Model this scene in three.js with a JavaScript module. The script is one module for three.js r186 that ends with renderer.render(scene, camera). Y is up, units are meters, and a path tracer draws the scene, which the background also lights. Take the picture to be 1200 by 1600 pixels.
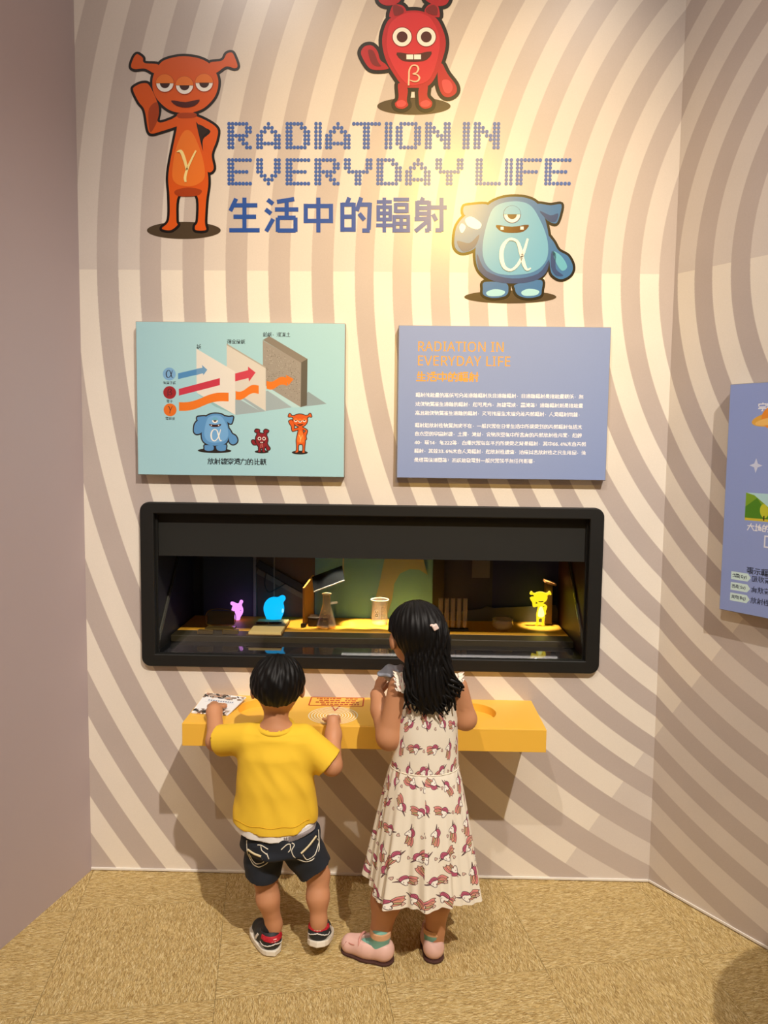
import * as THREE from 'three';
import { mergeGeometries, toCreasedNormals } from 'three/addons/utils/BufferGeometryUtils.js';
import { RoundedBoxGeometry } from 'three/addons/geometries/RoundedBoxGeometry.js';
import { RectAreaLightUniformsLib } from 'three/addons/lights/RectAreaLightUniformsLib.js';

// ---------------------------------------------------------------- camera, light, exposure
RectAreaLightUniformsLib.init();
const scene = new THREE.Scene();
const R = (d) => d * Math.PI / 180;
const camera = new THREE.PerspectiveCamera(67.38, 0.75, 0.05, 60);
camera.position.set(0, 1.6, 2.75);
camera.rotation.order = 'YXZ';
camera.rotation.set(R(-4.8), R(1.0), R(0.7));
camera.updateMatrixWorld(true);
const renderer = new THREE.WebGLRenderer({ antialias: true });
renderer.toneMapping = THREE.LinearToneMapping;
renderer.toneMappingExposure = 0.72;
renderer.shadowMap.enabled = true;
scene.background = new THREE.Color(0x000000);
const CEIL = 6.5;
// track spotlights: [place, aim, colour, candela, half angle in degrees, softness of the edge, size of the source]
const SPOTS = [
  ['lamp_key', [1.75, 6.05, 4.45], [-0.05, 0.75, 0.1], 0xfff4e8, 165, 19, 0.9, 2.2],
  ['lamp_side', [-1.25, 6.05, 4.3], [0.25, 1.2, 0.1], 0xfff2e4, 46, 23, 0.7, 2.2],
  ['lamp_glare', [0.41, 3.50, 3.4], [0.16, 2.36, 0], 0xffca4e, 31, 18, 1.0, 2.6],
];
const FILL_PANEL = { at: [0.6, CEIL - 0.03, 2.6], w: 2.4, h: 2.0, color: 0xfff4ec, power: 4.2 };  // unseen luminous panel, added as fill light for the hall

// ---------------------------------------------------------------- helpers
let seed = 7;
const rnd = () => { seed = (seed * 1664525 + 1013904223) >>> 0; return seed / 4294967296; };
const V = (x, y, z) => new THREE.Vector3(x, y, z);
const names = new Map();
function numbered(n) { const k = names.get(n) || 0; names.set(n, k + 1); return k ? n + '_' + String(k).padStart(3, '0') : n; }
function shadow(o) { o.castShadow = true; o.receiveShadow = true; return o; }
function thing(name, label, category, group) {
  const o = new THREE.Group(); o.name = numbered(name); scene.add(o);
  o.userData = { label, category }; if (group) o.userData.group = group;
  return o;
}
function part(name, geo, mat, parent, label) {
  const m = shadow(new THREE.Mesh(geo, mat)); m.name = name; parent.add(m);
  if (label) m.userData.label = label;
  return m;
}
function solo(name, geo, mat, label, category, group) {
  const m = shadow(new THREE.Mesh(geo, mat)); m.name = numbered(name); scene.add(m);
  m.userData = { label, category }; if (group) m.userData.group = group;
  return m;
}
function struct(name, geo, mat, label) {
  const m = shadow(new THREE.Mesh(geo, mat)); m.name = numbered(name); scene.add(m);
  m.userData = { kind: 'structure', label, category: name.split('_')[0] };
  return m;
}
const mat = (color, roughness = 0.7, extra = {}) => new THREE.MeshStandardMaterial({ color, roughness, ...extra });
const box = (w, h, d, x = 0, y = 0, z = 0) => new THREE.BoxGeometry(w, h, d).translate(x, y, z);
const rbox = (w, h, d, r, x = 0, y = 0, z = 0, s = 2) => new RoundedBoxGeometry(w, h, d, s, r).translate(x, y, z);
const cyl = (r1, r2, h, n = 24, x = 0, y = 0, z = 0) => new THREE.CylinderGeometry(r1, r2, h, n).translate(x, y, z);
const tube = (pts, r, n = 24, k = 6, closed = false) => new THREE.TubeGeometry(new THREE.CatmullRomCurve3(pts.map((p) => (p.isVector3 ? p : V(...p))), closed), n, r, k, closed);
const plain = (g) => { const o = g.index ? g.toNonIndexed() : g; for (const k of Object.keys(o.attributes)) if (!['position', 'normal', 'uv'].includes(k)) o.deleteAttribute(k); return o; };
const merge = (list) => mergeGeometries(list.map(plain));
// a surveyed point of the photograph, on the upright plane z = depth, in metres
const rot = new THREE.Matrix4().makeRotationFromEuler(new THREE.Euler(R(-4.8), R(1.0), R(0.7), 'YXZ'));
function sight(px, py) { return V((px - 600) / 1200, -(py - 800) / 1200, -1).applyMatrix4(rot); }
function W(px, py, z = 0) { const d = sight(px, py), t = (z - 2.75) / d.z; return [d.x * t, 1.6 + d.y * t]; }
function canvas(w, h) { const c = document.createElement('canvas'); c.width = w; c.height = h; return [c, c.getContext('2d')]; }
function tex(c, srgb = true, wrap = false) {
  const t = new THREE.CanvasTexture(c); if (srgb) t.colorSpace = THREE.SRGBColorSpace;
  t.magFilter = THREE.LinearFilter; t.wrapS = t.wrapT = wrap ? THREE.RepeatWrapping : THREE.ClampToEdgeWrapping;
  return t;
}
function hash(x, y) { let n = Math.imul(x, 374761393) + Math.imul(y, 668265263); n = Math.imul(n ^ (n >>> 13), 1274126177); return ((n ^ (n >>> 16)) >>> 0) / 4294967296; }
function noise2(x, y) {
  const i = Math.floor(x), j = Math.floor(y), u = x - i, v = y - j, s = u * u * (3 - 2 * u), t = v * v * (3 - 2 * v);
  return (hash(i, j) * (1 - s) + hash(i + 1, j) * s) * (1 - t) + (hash(i, j + 1) * (1 - s) + hash(i + 1, j + 1) * s) * t;
}
// grain on a canvas: every pixel a little lighter or darker
function grain(c, amount, coarse = 0) {
  const x = c.getContext('2d'), im = x.getImageData(0, 0, c.width, c.height), d = im.data;
  for (let j = 0, i = 0; j < c.height; j++) for (let k = 0; k < c.width; k++, i += 4) {
    const n = (hash(k, j) - 0.5) * amount + (coarse ? (noise2(k / 37, j / 41) - 0.5) * coarse : 0);
    d[i] += n; d[i + 1] += n; d[i + 2] += n;
  }
  x.putImageData(im, 0, 0);
}
const [weaveC, weaveX] = canvas(256, 256);
weaveX.fillStyle = '#808080'; weaveX.fillRect(0, 0, 256, 256); grain(weaveC, 120, 60);
const weave = tex(weaveC, false, true); weave.repeat.set(14, 14);
const paperBump = tex(weaveC, false, true); paperBump.repeat.set(5, 5);

// ---------------------------------------------------------------- written characters: strokes on a ten by ten grid, put together from components
const STROKES = {
  生: '2014 1383 1686 5059 0999', 氵: '1162 0454 1975', 千: '7021 0595 5059', 口: '1191991911', 日: '2181892921 2585', 目: '2181892921 2383 2686', 田: '0191990901 0595 5159',
  中: '0292970702 5059', 白: '5031 1292991912 1595', 勺: '3005 1292 929969 3656', 車: '0191 1383871713 1585 0898 5059', 畐: '0090 2282842422 1696991916 1797 5659', 一: '0595',
  寸: '0393 707969 2546', 身: '5031 2282 2227 828979 2484 2686 0797 8419', 亻: '7014 4249', 衣: '5051 0292 4215 3449 4967 5499 8466', 厶: '5017 1787 7599', 匕: '2129 2999 9997 8324',
  月: '2109 2181 818969 2484 2686', 里: '1181841411 1282 5159 1686 0999', 高: '5051 0191 2373752523 0906 0696 9699 3777793937', 氐: '8012 1219 1946 1595 5399', 可: '0191 818969 2353562623',
  刀: '1191 919979 5109', 八: '4009 5099', 為: '2031 7062 1383 5308 2585 1787 878979 3839 6869', 方: '4050 0292 4209 3484 848979', 孑: '3004 2292 3484 8466 666949 2696',
  离: '5051 0191 3343 2334 1214 1484 8284 0696 0609 969989 3868 4738', 隹: '4004 2329 6273 2393 2595 2797 2999 6369', 及: '1171 3109 7164 6484 8439 3499',
  非: '3039 6069 0232 0535 0838 6292 6595 6898', 疋: '0191 5157 5585 2419 2699', 扌: '0393 505939 0796', 交: '5051 0191 3214 6285 6309 3399', 無: '2013 1292 0696 2226 4246 6266 8286 1809 3839 6869 8899',
  土: '2383 5059 0999', 吏: '0191 2282852522 5158 5109 2599', 牛: '2004 1383 0595 5059', 勿: '3005 2292 929979 5208 7219', 貝: '2181872721 2383 2585 3809 6899', 斤: '8021 2109 1494 6469',
  产: '5051 0191 2344 7344 0595 0509', 女: '3016 1699 7009 0494', 儿: '3009 60689896', 光: '5054 1233 8263 0494 3409 64689896', 糸: '5022 2272 7226 2676 5659 3618 6699',
  水: '505939 0333 3308 9255 5399', 雨: '1080 0292 0204 9294 5056 2434 2636 6484 6686', 电: '1181851511 1383 51585898', 皮: '1292 9283 5055 1209 2585 8519 3599', 羊: '3042 7062 1292 2585 0898 5259',
  辶: '1021 0333 3327 2709 2799', '⺮': '2004 1545 3259 6054 5595 7579', 刂: '2127 809969', 且: '2129 2181 8189 2484 2686 0999', 又: '1181 8109 1499', 來: '0292 5059 5309 5399 2234 7264',
  厂: '1191 1109', 天: '1181 0595 5109 5599', 大: '0393 5009 5399', 太: '0393 5009 5399 4859', 人: '5009 4599', 犬: '0393 5009 5399 7182', 灬: '1019 3039 6069 8099', 兩: '0191 0309 0393 939989 5159 2537 6577',
  禾: '7021 0393 5059 5309 5399', 重: '7021 0292 1484871714 1686 5259 0999', 攵: '3014 1292 7309 2499', 忄: '5059 1316 8376', 虍: '5052 5181 0292 0209 3474 9294', 夂: '3004 2272 7209 2499',
  不: '0191 5159 5306 5396', 在: '0292 4006 2429 4595 6369 3999', 舟: '3021 2109 2181 818969 0595 4353 4757', 殳: '2024 2070 7074 1686 8609 2799', 民: '1181848414 1119 1938 4499', 罒: '0191990901 3139 6169',
  众: '4009 5099 5459 1529 8569', 常: '5052 2032 8062 0393 0305 9395 3464663634 2728 2777 7779 5659', 戶: '8011 1181 2484 2181 2109 8184', 立: '5051 0292 2437 7467 0999', 爫: '8112 1627 4557 8676',
  冖: '0393 0309 9399', 至: '0191 4024 2484 5459 0999', 包: '3004 2282 828666 2464672724 2428 2899 9997', 自: '5031 1282891912 1484 1686', 宀: '5053 0393 0309 9399', 工: '1181 5159 0999',
  于: '1181 0494 545949', 由: '0292990902 0595 5059', 亠: '5053 0393', 聿: '1282 8286 0494 1686 5059 0898', 木: '0393 5059 5309 5399', 才: '0393 606949 6309', 食: '5003 5093 4454 2575782825 2829 2868 6899',
  气: '3003 2282 2474 0676 7699', 米: '5059 0595 2132 8162 5509 5599', 今: '5004 5094 3464 2676 7649', ナ: '0393 4009', 元: '2181 0494 3409 64689896', 主: '0191 1585 0999 5059', 甲: '0191960601 0494 5059',
  金: '5004 5094 2474 1676 5459 0999 2738 7768', 石: '0191 4107 3484883834', 火: '5044 4409 5599 1325 8365', 山: '5056 0306 0696 9396', 冫: '2052 2979', 言: '4050 0191 2383 2585 2787892927',
  弓: '1181 8184 1484 1447 1787 878959', 每: '2013 1292 2428 2888 8489 0696 5456', 年: '3014 1292 2585 2528 0898 5259', 平: '1181 2334 7364 0696 5159', 之: '4051 1282 8218 1608 1899',
  北: '3039 0434 0938 6069 6999 9364', 京: '5051 0191 2474772724 5759 2718 7798', 其: '0191 2027 7077 2373 2575 0797 3809 6899', 余: '5003 5093 3464 1686 5459 3719 6789', 小: '505949 2318 7398',
  疒: '5051 1191 1109 0314 0526', 與: '1016 8086 1343 1636 4343 6383 6686 0797 3809 6899', 用: '1109 1181 818969 1484 1686 5159', 象: '4022 2262 1383861613 5356 5618 5649 5699', 西: '0191 1383891913 4146 6166',
  矛: '1181 8154 0595 555949', 力: '0292 929979 4009', 卜: '3039 3585', 而: '0191 5133 1409 1494 949989 3439 6469', 亥: '5051 0191 4225 2565 6509 6699', 癶: '1151 5107 5199 1323 8373', 业: '3037 6067 1225 8275 0999',
  幺: '5023 2363 6327 2777', 戈: '0393 4099 8719 6172', 乎: '8011 2233 8263 0595 515949', 壬: '8011 5159 0595 1989', 彡: '8012 8416 9829', 阝: '1119 1171 7134 3485 8547', 艹: '0494 3039 6069', 甫: '0191 5057 2383872723 2585',
  尸: '1181 8184 1484 1109', 虫: '2272752522 5058 0888', 反: '8011 1109 3383 8319 3499', 比: '2029 2454 2947 6069 6999 9464', 矢: '3004 2282 0595 5209 5599', 丷: '2032 7062 0999', 牙: '1181 3135 3585 615949 5508',
  乃: '1171 7154 5494 949979 3109', 也: '0484 8486 5058 2228 2898 9896', 示: '2181 0494 545949 2618 7698', 弗: '2181 8184 2484 2447 2787 878979 4009 6069', 十: '0595 5059', 丩: '2027 2757 7079',
  齊: '5051 0191 1426 4455 8476 2529 7579 2676 2777', 广: '5051 1191 1109', 廿: '0393 3038 6068 3868', 子: '1181 8154 545939 0595', 曲: '0191990901 0595 3139 6169',
};
// left to right (hN), top to bottom (vN), set into the lower right (s), carried by the walking stroke (w)
const BUILT = {
  舌: '千 口 v5', 活: '氵 舌 h3', 的: '白 勺 h5', 輻: '車 畐 h5', 射: '身 寸 h5', 依: '亻 衣 h3', 能: '厶 月 v4 匕 匕 v5 h5', 旦: '日 一 v7', 量: '旦 里 v4', 分: '八 刀 v4', 斿: '方 孑 h5', 游: '氵 斿 h3', 離: '离 隹 h5', 是: '日 疋 v4', 旨: '匕 日 v4', 指: '扌 旨 h3',
  較: '車 交 h5', 低: '亻 氐 h3', 去: '土 厶 v5', 法: '氵 去 h3', 使: '亻 吏 h3', 物: '牛 勿 h4', 質: '斤 斤 h5 貝 v4', 產: '产 生 s', 如: '女 口 h5', 見: '目 儿 v6', 泉: '白 水 v5', 線: '糸 泉 h4', 電: '雨 电 v5', 波: '氵 皮 h3', 雷: '雨 田 v5', 幸: '土 羊 v4', 達: '幸 辶 w',
  寺: '土 寸 v5', 等: '⺮ 寺 v4', 則: '貝 刂 h6', 原: '厂 泉 s', 源: '氵 原 h3', 然: '月 犬 h5 灬 v7', 告: '牛 口 v5', 造: '告 辶 w', 種: '禾 重 h4', 和: '禾 口 h5', 放: '方 攵 h5', 性: '忄 生 h3', 處: '虍 夂 s', 般: '舟 殳 h5', 眾: '罒 众 v4', 所: '戶 斤 h5', 妾: '立 女 v4', 接: '扌 妾 h3',
  受: '爫 冖 v5 又 v5', 到: '至 刂 h6', 括: '扌 舌 h3', 穴: '宀 八 v5', 空: '穴 工 v5', 宇: '宀 于 v4', 宙: '宀 由 v4', 襄: '亠 口 口 h5 v3 衣 v5', 壤: '土 襄 h3', 建: '聿 辶 w', 材: '木 才 h5', 氣: '气 米 s', 含: '今 口 v6', 有: 'ナ 月 s', 素: '主 糸 v4', 鉀: '金 甲 h5', 灰: 'ナ 火 s', 炭: '山 灰 v3', 碳: '石 炭 h4',
  冬: '夂 冫 v6', 氡: '气 冬 s', 台: '厶 口 v5', 彎: '糸 言 h4 糸 h6 弓 v6', 灣: '氵 彎 h3', 均: '土 勺 h4', 背: '北 月 v4', 景: '日 京 v4', 餘: '食 余 h5', 僉: '人 一 v6 口 口 h5 v5 人 人 h5 v6', 檢: '木 僉 h4', 查: '木 旦 v5', 治: '氵 台 h3', 尞: '大 日 v4 小 v6', 療: '疒 尞 s', 品: '口 口 口 h5 v5', 像: '亻 象 h3',
  垔: '西 土 v5', 煙: '火 垔 h4', 務: '矛 攵 力 v5 h5', 霧: '雨 務 v4', 貞: '卜 貝 v3', 偵: '亻 貞 h3', 測: '氵 則 h3', 器: '口 口 h5 犬 v3 口 口 h5 v6', 核: '木 亥 h4', 發: '癶 弓 殳 h5 v4', 對: '业 土 v5 寸 h6', 幾: '幺 幺 h5 戈 v4', 任: '亻 壬 h3', 何: '亻 可 h3', 影: '景 彡 h7', 鄉: '幺 白 h4 阝 h7', 音: '立 日 v5', 響: '鄉 音 v5',
  氏: '氐', 紙: '糸 氏 h4', 尃: '甫 寸 v6', 溥: '氵 尃 h3', 薄: '艹 溥 v3', 蜀: '罒 虫 v4', 屬: '尸 蜀 s', 板: '木 反 h4', 㕣: '八 口 v5', 鉛: '金 㕣 h5', 昆: '日 比 v5', 混: '氵 昆 h3', 疑: '匕 矢 v4 疋 h5', 凝: '冫 疑 h3', 氦: '气 亥 s', 兹: '丷 幺 幺 h5 v3', 磁: '石 兹 h4', 穿: '穴 牙 v5', 秀: '禾 乃 v5', 透: '秀 辶 w',
  地: '土 也 h4', 表: '主 衣 v5', 克: '十 口 v4 儿 v6', 吸: '口 及 h4', 收: '丩 攵 h4', 劑: '齊 刂 h7', 效: '交 攵 h5', 席: '廿 又 v5', 度: '广 席 s',
};
const glyphs = new Map();
function glyph(ch) {
  if (glyphs.has(ch)) return glyphs.get(ch);
  let g;
  if (STROKES[ch]) g = STROKES[ch].split(' ').map((t) => { const p = []; for (let i = 0; i + 1 < t.length; i += 2) p.push([+t[i] / 9, +t[i + 1] / 9]); return p; });
  else if (BUILT[ch]) {
    const st = [], fit = (s, x0, y0, x1, y1) => s.map((p) => p.map(([x, y]) => [x0 + x * (x1 - x0), y0 + y * (y1 - y0)]));
    for (const t of BUILT[ch].split(' ')) {
      const n = +t[1] / 10;
      if (/^[hv]\d$/.test(t)) { const b = st.pop(), a = st.pop(); st.push(t[0] === 'h' ? [...fit(a, 0, 0, n - 0.04, 1), ...fit(b, n + 0.05, 0, 1, 1)] : [...fit(a, 0, 0, 1, n - 0.04), ...fit(b, 0, n + 0.05, 1, 1)]); }
      else if (t === 's') { const b = st.pop(), a = st.pop(); st.push([...a, ...fit(b, 0.24, 0.42, 0.95, 1)]); }
      else if (t === 'w') { const b = st.pop(), a = st.pop(); st.push([...fit(a, 0.36, 0, 1, 0.74), ...b]); }
      else st.push(glyph(t));
    }
    g = st[0];
  } else throw new Error('no strokes for ' + ch);
  glyphs.set(ch, g); return g;
}
// one line of writing; characters of the Latin letters and digits are narrower
function write(x, text, px, py, size, color, weight = 0.1, pitch = 1.08) {
  x.strokeStyle = color; x.fillStyle = color; x.lineCap = 'square'; x.lineJoin = 'miter'; x.lineWidth = size * weight;
  let at = px;
  for (const ch of text) {
    if ('、，。；'.includes(ch)) {
      x.beginPath(); x.arc(at + size * 0.25, py + size * 0.62, size * 0.09, 0, 7); x.fill(); if (ch === '；') { x.beginPath(); x.arc(at + size * 0.25, py + size * 0.3, size * 0.09, 0, 7); x.fill(); }
      at += size * pitch; continue;
    }
    if (/[ -~]/.test(ch)) { x.font = `bold ${size * 1.12}px sans-serif`; x.fillText(ch, at, py + size * 0.96); at += Math.max(x.measureText(ch).width, size * 0.5) * 1.0; continue; }
    x.beginPath();
    for (const p of glyph(ch)) p.forEach(([u, v], i) => x[i ? 'lineTo' : 'moveTo'](at + (0.05 + u * 0.9) * size, py + (0.05 + v * 0.9) * size));
    x.stroke(); at += size * pitch;
  }
  return at;
}
// ---------------------------------------------------------------- the room
const XL = -1.1335, XR = 0.953, MURAL_H = 3.4;
const BANDS = [];                                   // radii of the printed rings, from the outside in
for (let r = 2.161 + 0.0758 * 22; r > 2.162; r -= 0.0758) BANDS.push(r);
for (let r = 2.161; r > 0.02; r -= 0.0663) BANDS.push(r);
const ringIndex = (r) => { let i = 0; while (i < BANDS.length && r < BANDS[i]) i++; return i; };
const dark0 = ringIndex(3.03) % 2;
const LIGHT_A = [243, 234, 219], LIGHT_B = [222, 212, 202], DARK = [196, 183, 175];
// printed paper: rings round a centre on the right-hand wall, seen unrolled; u = metres along the walls
function muralTexture(u0, w, wpx) {
  const H = 2048, [c, x] = canvas(wpx, H), im = x.createImageData(wpx, H), d = im.data, seam = -R(122.3);
  const lut = new Uint8Array(6000); for (let i = 0; i < 6000; i++) lut[i] = ringIndex(i / 1000) % 2 === dark0 ? 1 : 0;
  for (let j = 0, i = 0; j < H; j++) for (let k = 0; k < wpx; k++, i += 4) {
    let r = 0, g = 0, b = 0;
    for (const [a, e] of [[0.25, 0.25], [0.75, 0.25], [0.25, 0.75], [0.75, 0.75]]) {
      const du = u0 + (k + a) / wpx * w - 2.0, dv = MURAL_H * (1 - (j + e) / H) - 2.213, q = Math.hypot(du, dv), ang = Math.atan2(dv, du);
      const col = lut[Math.min(5999, Math.round(q * 1000))] ? DARK : ang < seam ? LIGHT_A : LIGHT_B;
      r += col[0]; g += col[1]; b += col[2];
    }
    const n = (hash(k, j) - 0.5) * 5 + (noise2(k / 60, j / 60) - 0.5) * 4;
    d[i] = r / 4 + n; d[i + 1] = g / 4 + n; d[i + 2] = b / 4 + n; d[i + 3] = 255;
  }
  x.putImageData(im, 0, 0);
  return tex(c);
}
const setUV = (g, fx, fy) => { const p = g.attributes.position, uv = g.attributes.uv; for (let i = 0; i < p.count; i++) uv.setXY(i, fx(p.getX(i), p.getY(i), p.getZ(i)), fy(p.getX(i), p.getY(i), p.getZ(i))); return g; };
const muralMat = (t) => new THREE.MeshPhysicalMaterial({ map: t, roughness: 0.6, clearcoat: 1.0, clearcoatRoughness: 0.26, bumpMap: paperBump, bumpScale: 0.00015 });
const CASE = { x0: -0.89, x1: 0.70, y0: 0.828, y1: 1.37, zb: -0.56 };
{
  const s = new THREE.Shape(); s.moveTo(XL - 0.02, 0); s.lineTo(XR + 0.02, 0); s.lineTo(XR + 0.02, MURAL_H); s.lineTo(XL - 0.02, MURAL_H); s.closePath();
  const h = new THREE.Path(); const e = 0.012; h.moveTo(CASE.x0 - e, CASE.y0 - e); h.lineTo(CASE.x0 - e, CASE.y1 + e); h.lineTo(CASE.x1 + e, CASE.y1 + e); h.lineTo(CASE.x1 + e, CASE.y0 - e); h.closePath(); s.holes.push(h);
  const g = new THREE.ExtrudeGeometry(s, { depth: 0.1, bevelEnabled: false }).translate(0, 0, -0.1);
  setUV(g, (x) => (x - XL) / (XR - XL), (x, y) => y / MURAL_H);
  struct('wall_front', g, muralMat(muralTexture(XL, XR - XL, 1256)), 'tall exhibit wall papered with concentric cream and taupe rings');
}
const plainWall = mat(0xd8cdc2, 0.8), mauve = new THREE.MeshStandardMaterial({ color: 0xbdaeb0, roughness: 0.62, bumpMap: paperBump, bumpScale: 0.0002 });
struct('wall_upper', box(XR - XL + 0.1, CEIL - MURAL_H, 0.1, (XL + XR) / 2, (CEIL + MURAL_H) / 2, -0.05), plainWall, 'plain upper wall above the ring-patterned paper');
// side walls stand splayed: slabs along a direction from the corner
const DL = V(-0.221, 0, 0.975).normalize(), DR = V(0.567, 0, 0.824).normalize();
const NR = V(-DR.z, 0, DR.x), RIGHT_LEN = 2.1, BACK_Z = 5.6;
function slab(dir, from, s0, s1, y0, y1, side) {       // side: +1 puts the thickness to the left of the direction
  const g = box(s1 - s0, y1 - y0, 0.1, (s0 + s1) / 2, (y0 + y1) / 2, 0.05 * side);
  g.applyMatrix4(new THREE.Matrix4().makeBasis(dir, V(0, 1, 0), V(-dir.z, 0, dir.x).multiplyScalar(1)));
  return g.translate(from.x, 0, from.z);
}
const cornerL = V(XL, 0, 0), cornerR = V(XR, 0, 0), lenL = BACK_Z / DL.z, lenR = BACK_Z / DR.z;
struct('wall_left', slab(DL, cornerL, -0.02, lenL, 0, CEIL, 1), mauve, 'plain mauve grey side wall left of the ring-patterned wall');
{
  const g = box(RIGHT_LEN + 0.02, MURAL_H, 0.1, (RIGHT_LEN - 0.02) / 2, MURAL_H / 2, -0.05);
  setUV(g, (x) => x / RIGHT_LEN, (x, y) => y / MURAL_H);
  g.applyMatrix4(new THREE.Matrix4().makeBasis(DR, V(0, 1, 0), NR)).translate(XR, 0, 0);
  struct('wall_right', g, muralMat(muralTexture(XR, RIGHT_LEN, 1264)), 'splayed right wall where the cream and taupe rings continue');
}
struct('wall_right_upper', slab(DR, cornerR, -0.02, RIGHT_LEN, MURAL_H, CEIL, -1), plainWall, 'plain upper part of the splayed right wall');
struct('wall_right_plain', slab(DR, cornerR, RIGHT_LEN, lenR, 0, CEIL, -1), plainWall, 'plain wall continuing from the ring-patterned right wall');
const backL = XL + DL.x * lenL, backR = XR + DR.x * lenR;
struct('wall_back', box(backR - backL + 0.3, CEIL, 0.1, (backL + backR) / 2, CEIL / 2, BACK_Z + 0.05), mat(0xbcb2aa, 0.8), 'plain wall of the hall behind the viewer');
struct('ceiling', box(backR - backL + 0.4, 0.1, BACK_Z + 0.3, (backL + backR) / 2, CEIL + 0.05, BACK_Z / 2), mat(0xd6d0c8, 0.9), 'plain high ceiling of the exhibition hall');
struct('trim_1', box(XR - XL, 0.007, 0.004, (XL + XR) / 2, 0.0085, 0.002), mat(0xf3efe6, 0.5), 'thin white strip along the foot of the ring-patterned wall');
struct('trim_2', box(RIGHT_LEN, 0.007, 0.004).applyMatrix4(new THREE.Matrix4().makeBasis(DR, V(0, 1, 0), NR)).translate(XR + DR.x * RIGHT_LEN / 2 + NR.x * 0.002, 0.0085, DR.z * RIGHT_LEN / 2 + NR.z * 0.002), mat(0xf3efe6, 0.5), 'thin white strip along the foot of the splayed right wall');
// carpet: square tiles laid with the pile turned by a quarter from tile to tile
{
  const N = 1024, [c, x] = canvas(N, N), [cb, xb] = canvas(N, N);
  x.fillStyle = '#cbb074'; x.fillRect(0, 0, N, N); xb.fillStyle = '#606060'; xb.fillRect(0, 0, N, N);
  const tones = ['#a2844a', '#91733e', '#b49658', '#c9ac6f', '#d5bb80', '#e2cc93', '#ecdbaa', '#ba9c5e'];
  x.lineCap = xb.lineCap = 'round';
  for (let i = 0; i < 24000; i++) {
    const px = rnd() * N, py = rnd() * N, l = 8 + rnd() * 32, a = (rnd() - 0.5) * 0.7, w = 1.6 + rnd() * 2.6, k = Math.floor(rnd() * 8);
    const dx = Math.cos(a) * l, dy = Math.sin(a) * l;
    for (const ox of [-N, 0]) for (const oy of [0]) {
      x.strokeStyle = tones[k]; x.globalAlpha = 0.55 + rnd() * 0.4; x.lineWidth = w; x.beginPath(); x.moveTo(px + ox, py + oy); x.quadraticCurveTo(px + ox + dx * 0.5, py + dy * 0.5 + (rnd() - 0.5) * 7, px + ox + dx, py + dy); x.stroke();
      const v = Math.floor(40 + rnd() * 200); xb.strokeStyle = `rgb(${v},${v},${v})`; xb.globalAlpha = 0.7; xb.lineWidth = w; xb.beginPath(); xb.moveTo(px + ox, py); xb.lineTo(px + ox + dx, py + dy); xb.stroke();
    }
  }
  x.globalAlpha = 1;
  const t0 = tex(c, true, true), b0 = tex(cb, false, true), t1 = t0.clone(), b1 = b0.clone();
  for (const t of [t1, b1]) { t.center.set(0.5, 0.5); t.rotation = Math.PI / 2; t.needsUpdate = true; }
  const mats = [[t0, b0], [t1, b1]].map(([m, b]) => new THREE.MeshPhysicalMaterial({ map: m, bumpMap: b, bumpScale: 0.004, roughness: 0.95, sheen: 0.25, sheenRoughness: 0.7, sheenColor: new THREE.Color(0xe0c890) }));
  const floor = struct('floor', box(backR - backL + 0.4, 0.1, BACK_Z + 0.3, (backL + backR) / 2, -0.056, BACK_Z / 2), mat(0x9a7f50, 0.95), 'floor laid with tan looped carpet tiles');
  const tileG = new RoundedBoxGeometry(0.4997, 0.012, 0.4997, 1, 0.0012);
  const turn = R(9.5), ux = V(Math.cos(turn), 0, -Math.sin(turn)), uz = V(Math.sin(turn), 0, Math.cos(turn)), o = V(0.465, 0, 0.42);
  const inside = (p) => { const a = p.clone().sub(cornerL), b = p.clone().sub(cornerR); return p.z > -0.3 && p.z < BACK_Z + 0.2 && a.x * DL.z - a.z * DL.x > -0.35 && b.x * NR.x + b.z * NR.z > -0.35; };
  for (let i = -9; i < 14; i++) for (let j = -6; j < 15; j++) {
    const p = o.clone().addScaledVector(ux, (i + 0.5) * 0.5).addScaledVector(uz, (j - 0.35) * 0.5);
    if (!inside(p)) continue;
    const m = part('carpet_tile', tileG, mats[(i + j) & 1], floor); m.position.set(p.x, -0.006, p.z); m.rotation.y = turn;
  }
}
// lamps
function spotlight([name, at, aim, color, cd, ang, pen, size], label) {
  const g = thing('track_spotlight', label, 'spotlight');
  g.position.set(...at); g.lookAt(...aim);
  const black = mat(0x202020, 0.5);
  part('housing', new THREE.LatheGeometry([[0, -0.2], [0.035, -0.2], [0.05, -0.17], [0.055, 0.02], [0.05, 0.02], [0.045, -0.02], [0, -0.02]].map((p) => new THREE.Vector2(...p)), 32).rotateX(Math.PI / 2), black, g);
  part('lamp_lens', cyl(0.044, 0.044, 0.006, 32).rotateX(Math.PI / 2).translate(0, 0, -0.012), new THREE.MeshStandardMaterial({ color: 0xffffff, emissive: color, emissiveIntensity: 8 }), g, 'glowing lamp lens');
  part('stem', cyl(0.012, 0.012, 0.4, 12).applyMatrix4(new THREE.Matrix4().makeTranslation(0, 0.2, 0)), black, g).quaternion.copy(g.quaternion.clone().invert());
  const dir = V(...aim).sub(V(...at)).normalize(), l = new THREE.SpotLight(color, cd, 0, R(ang), pen, 2);
  l.position.copy(V(...at).addScaledVector(dir, 0.03)); l.target.position.set(...aim); l.castShadow = true; l.shadow.radius = size; l.shadow.mapSize.set(2048, 2048); l.name = name;
  scene.add(l); scene.add(l.target); l.target.name = name + '_aim';
}
spotlight(SPOTS[0], 'black track spotlight high above on the right of the hall');
spotlight(SPOTS[1], 'black track spotlight high above on the left of the hall');
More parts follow.
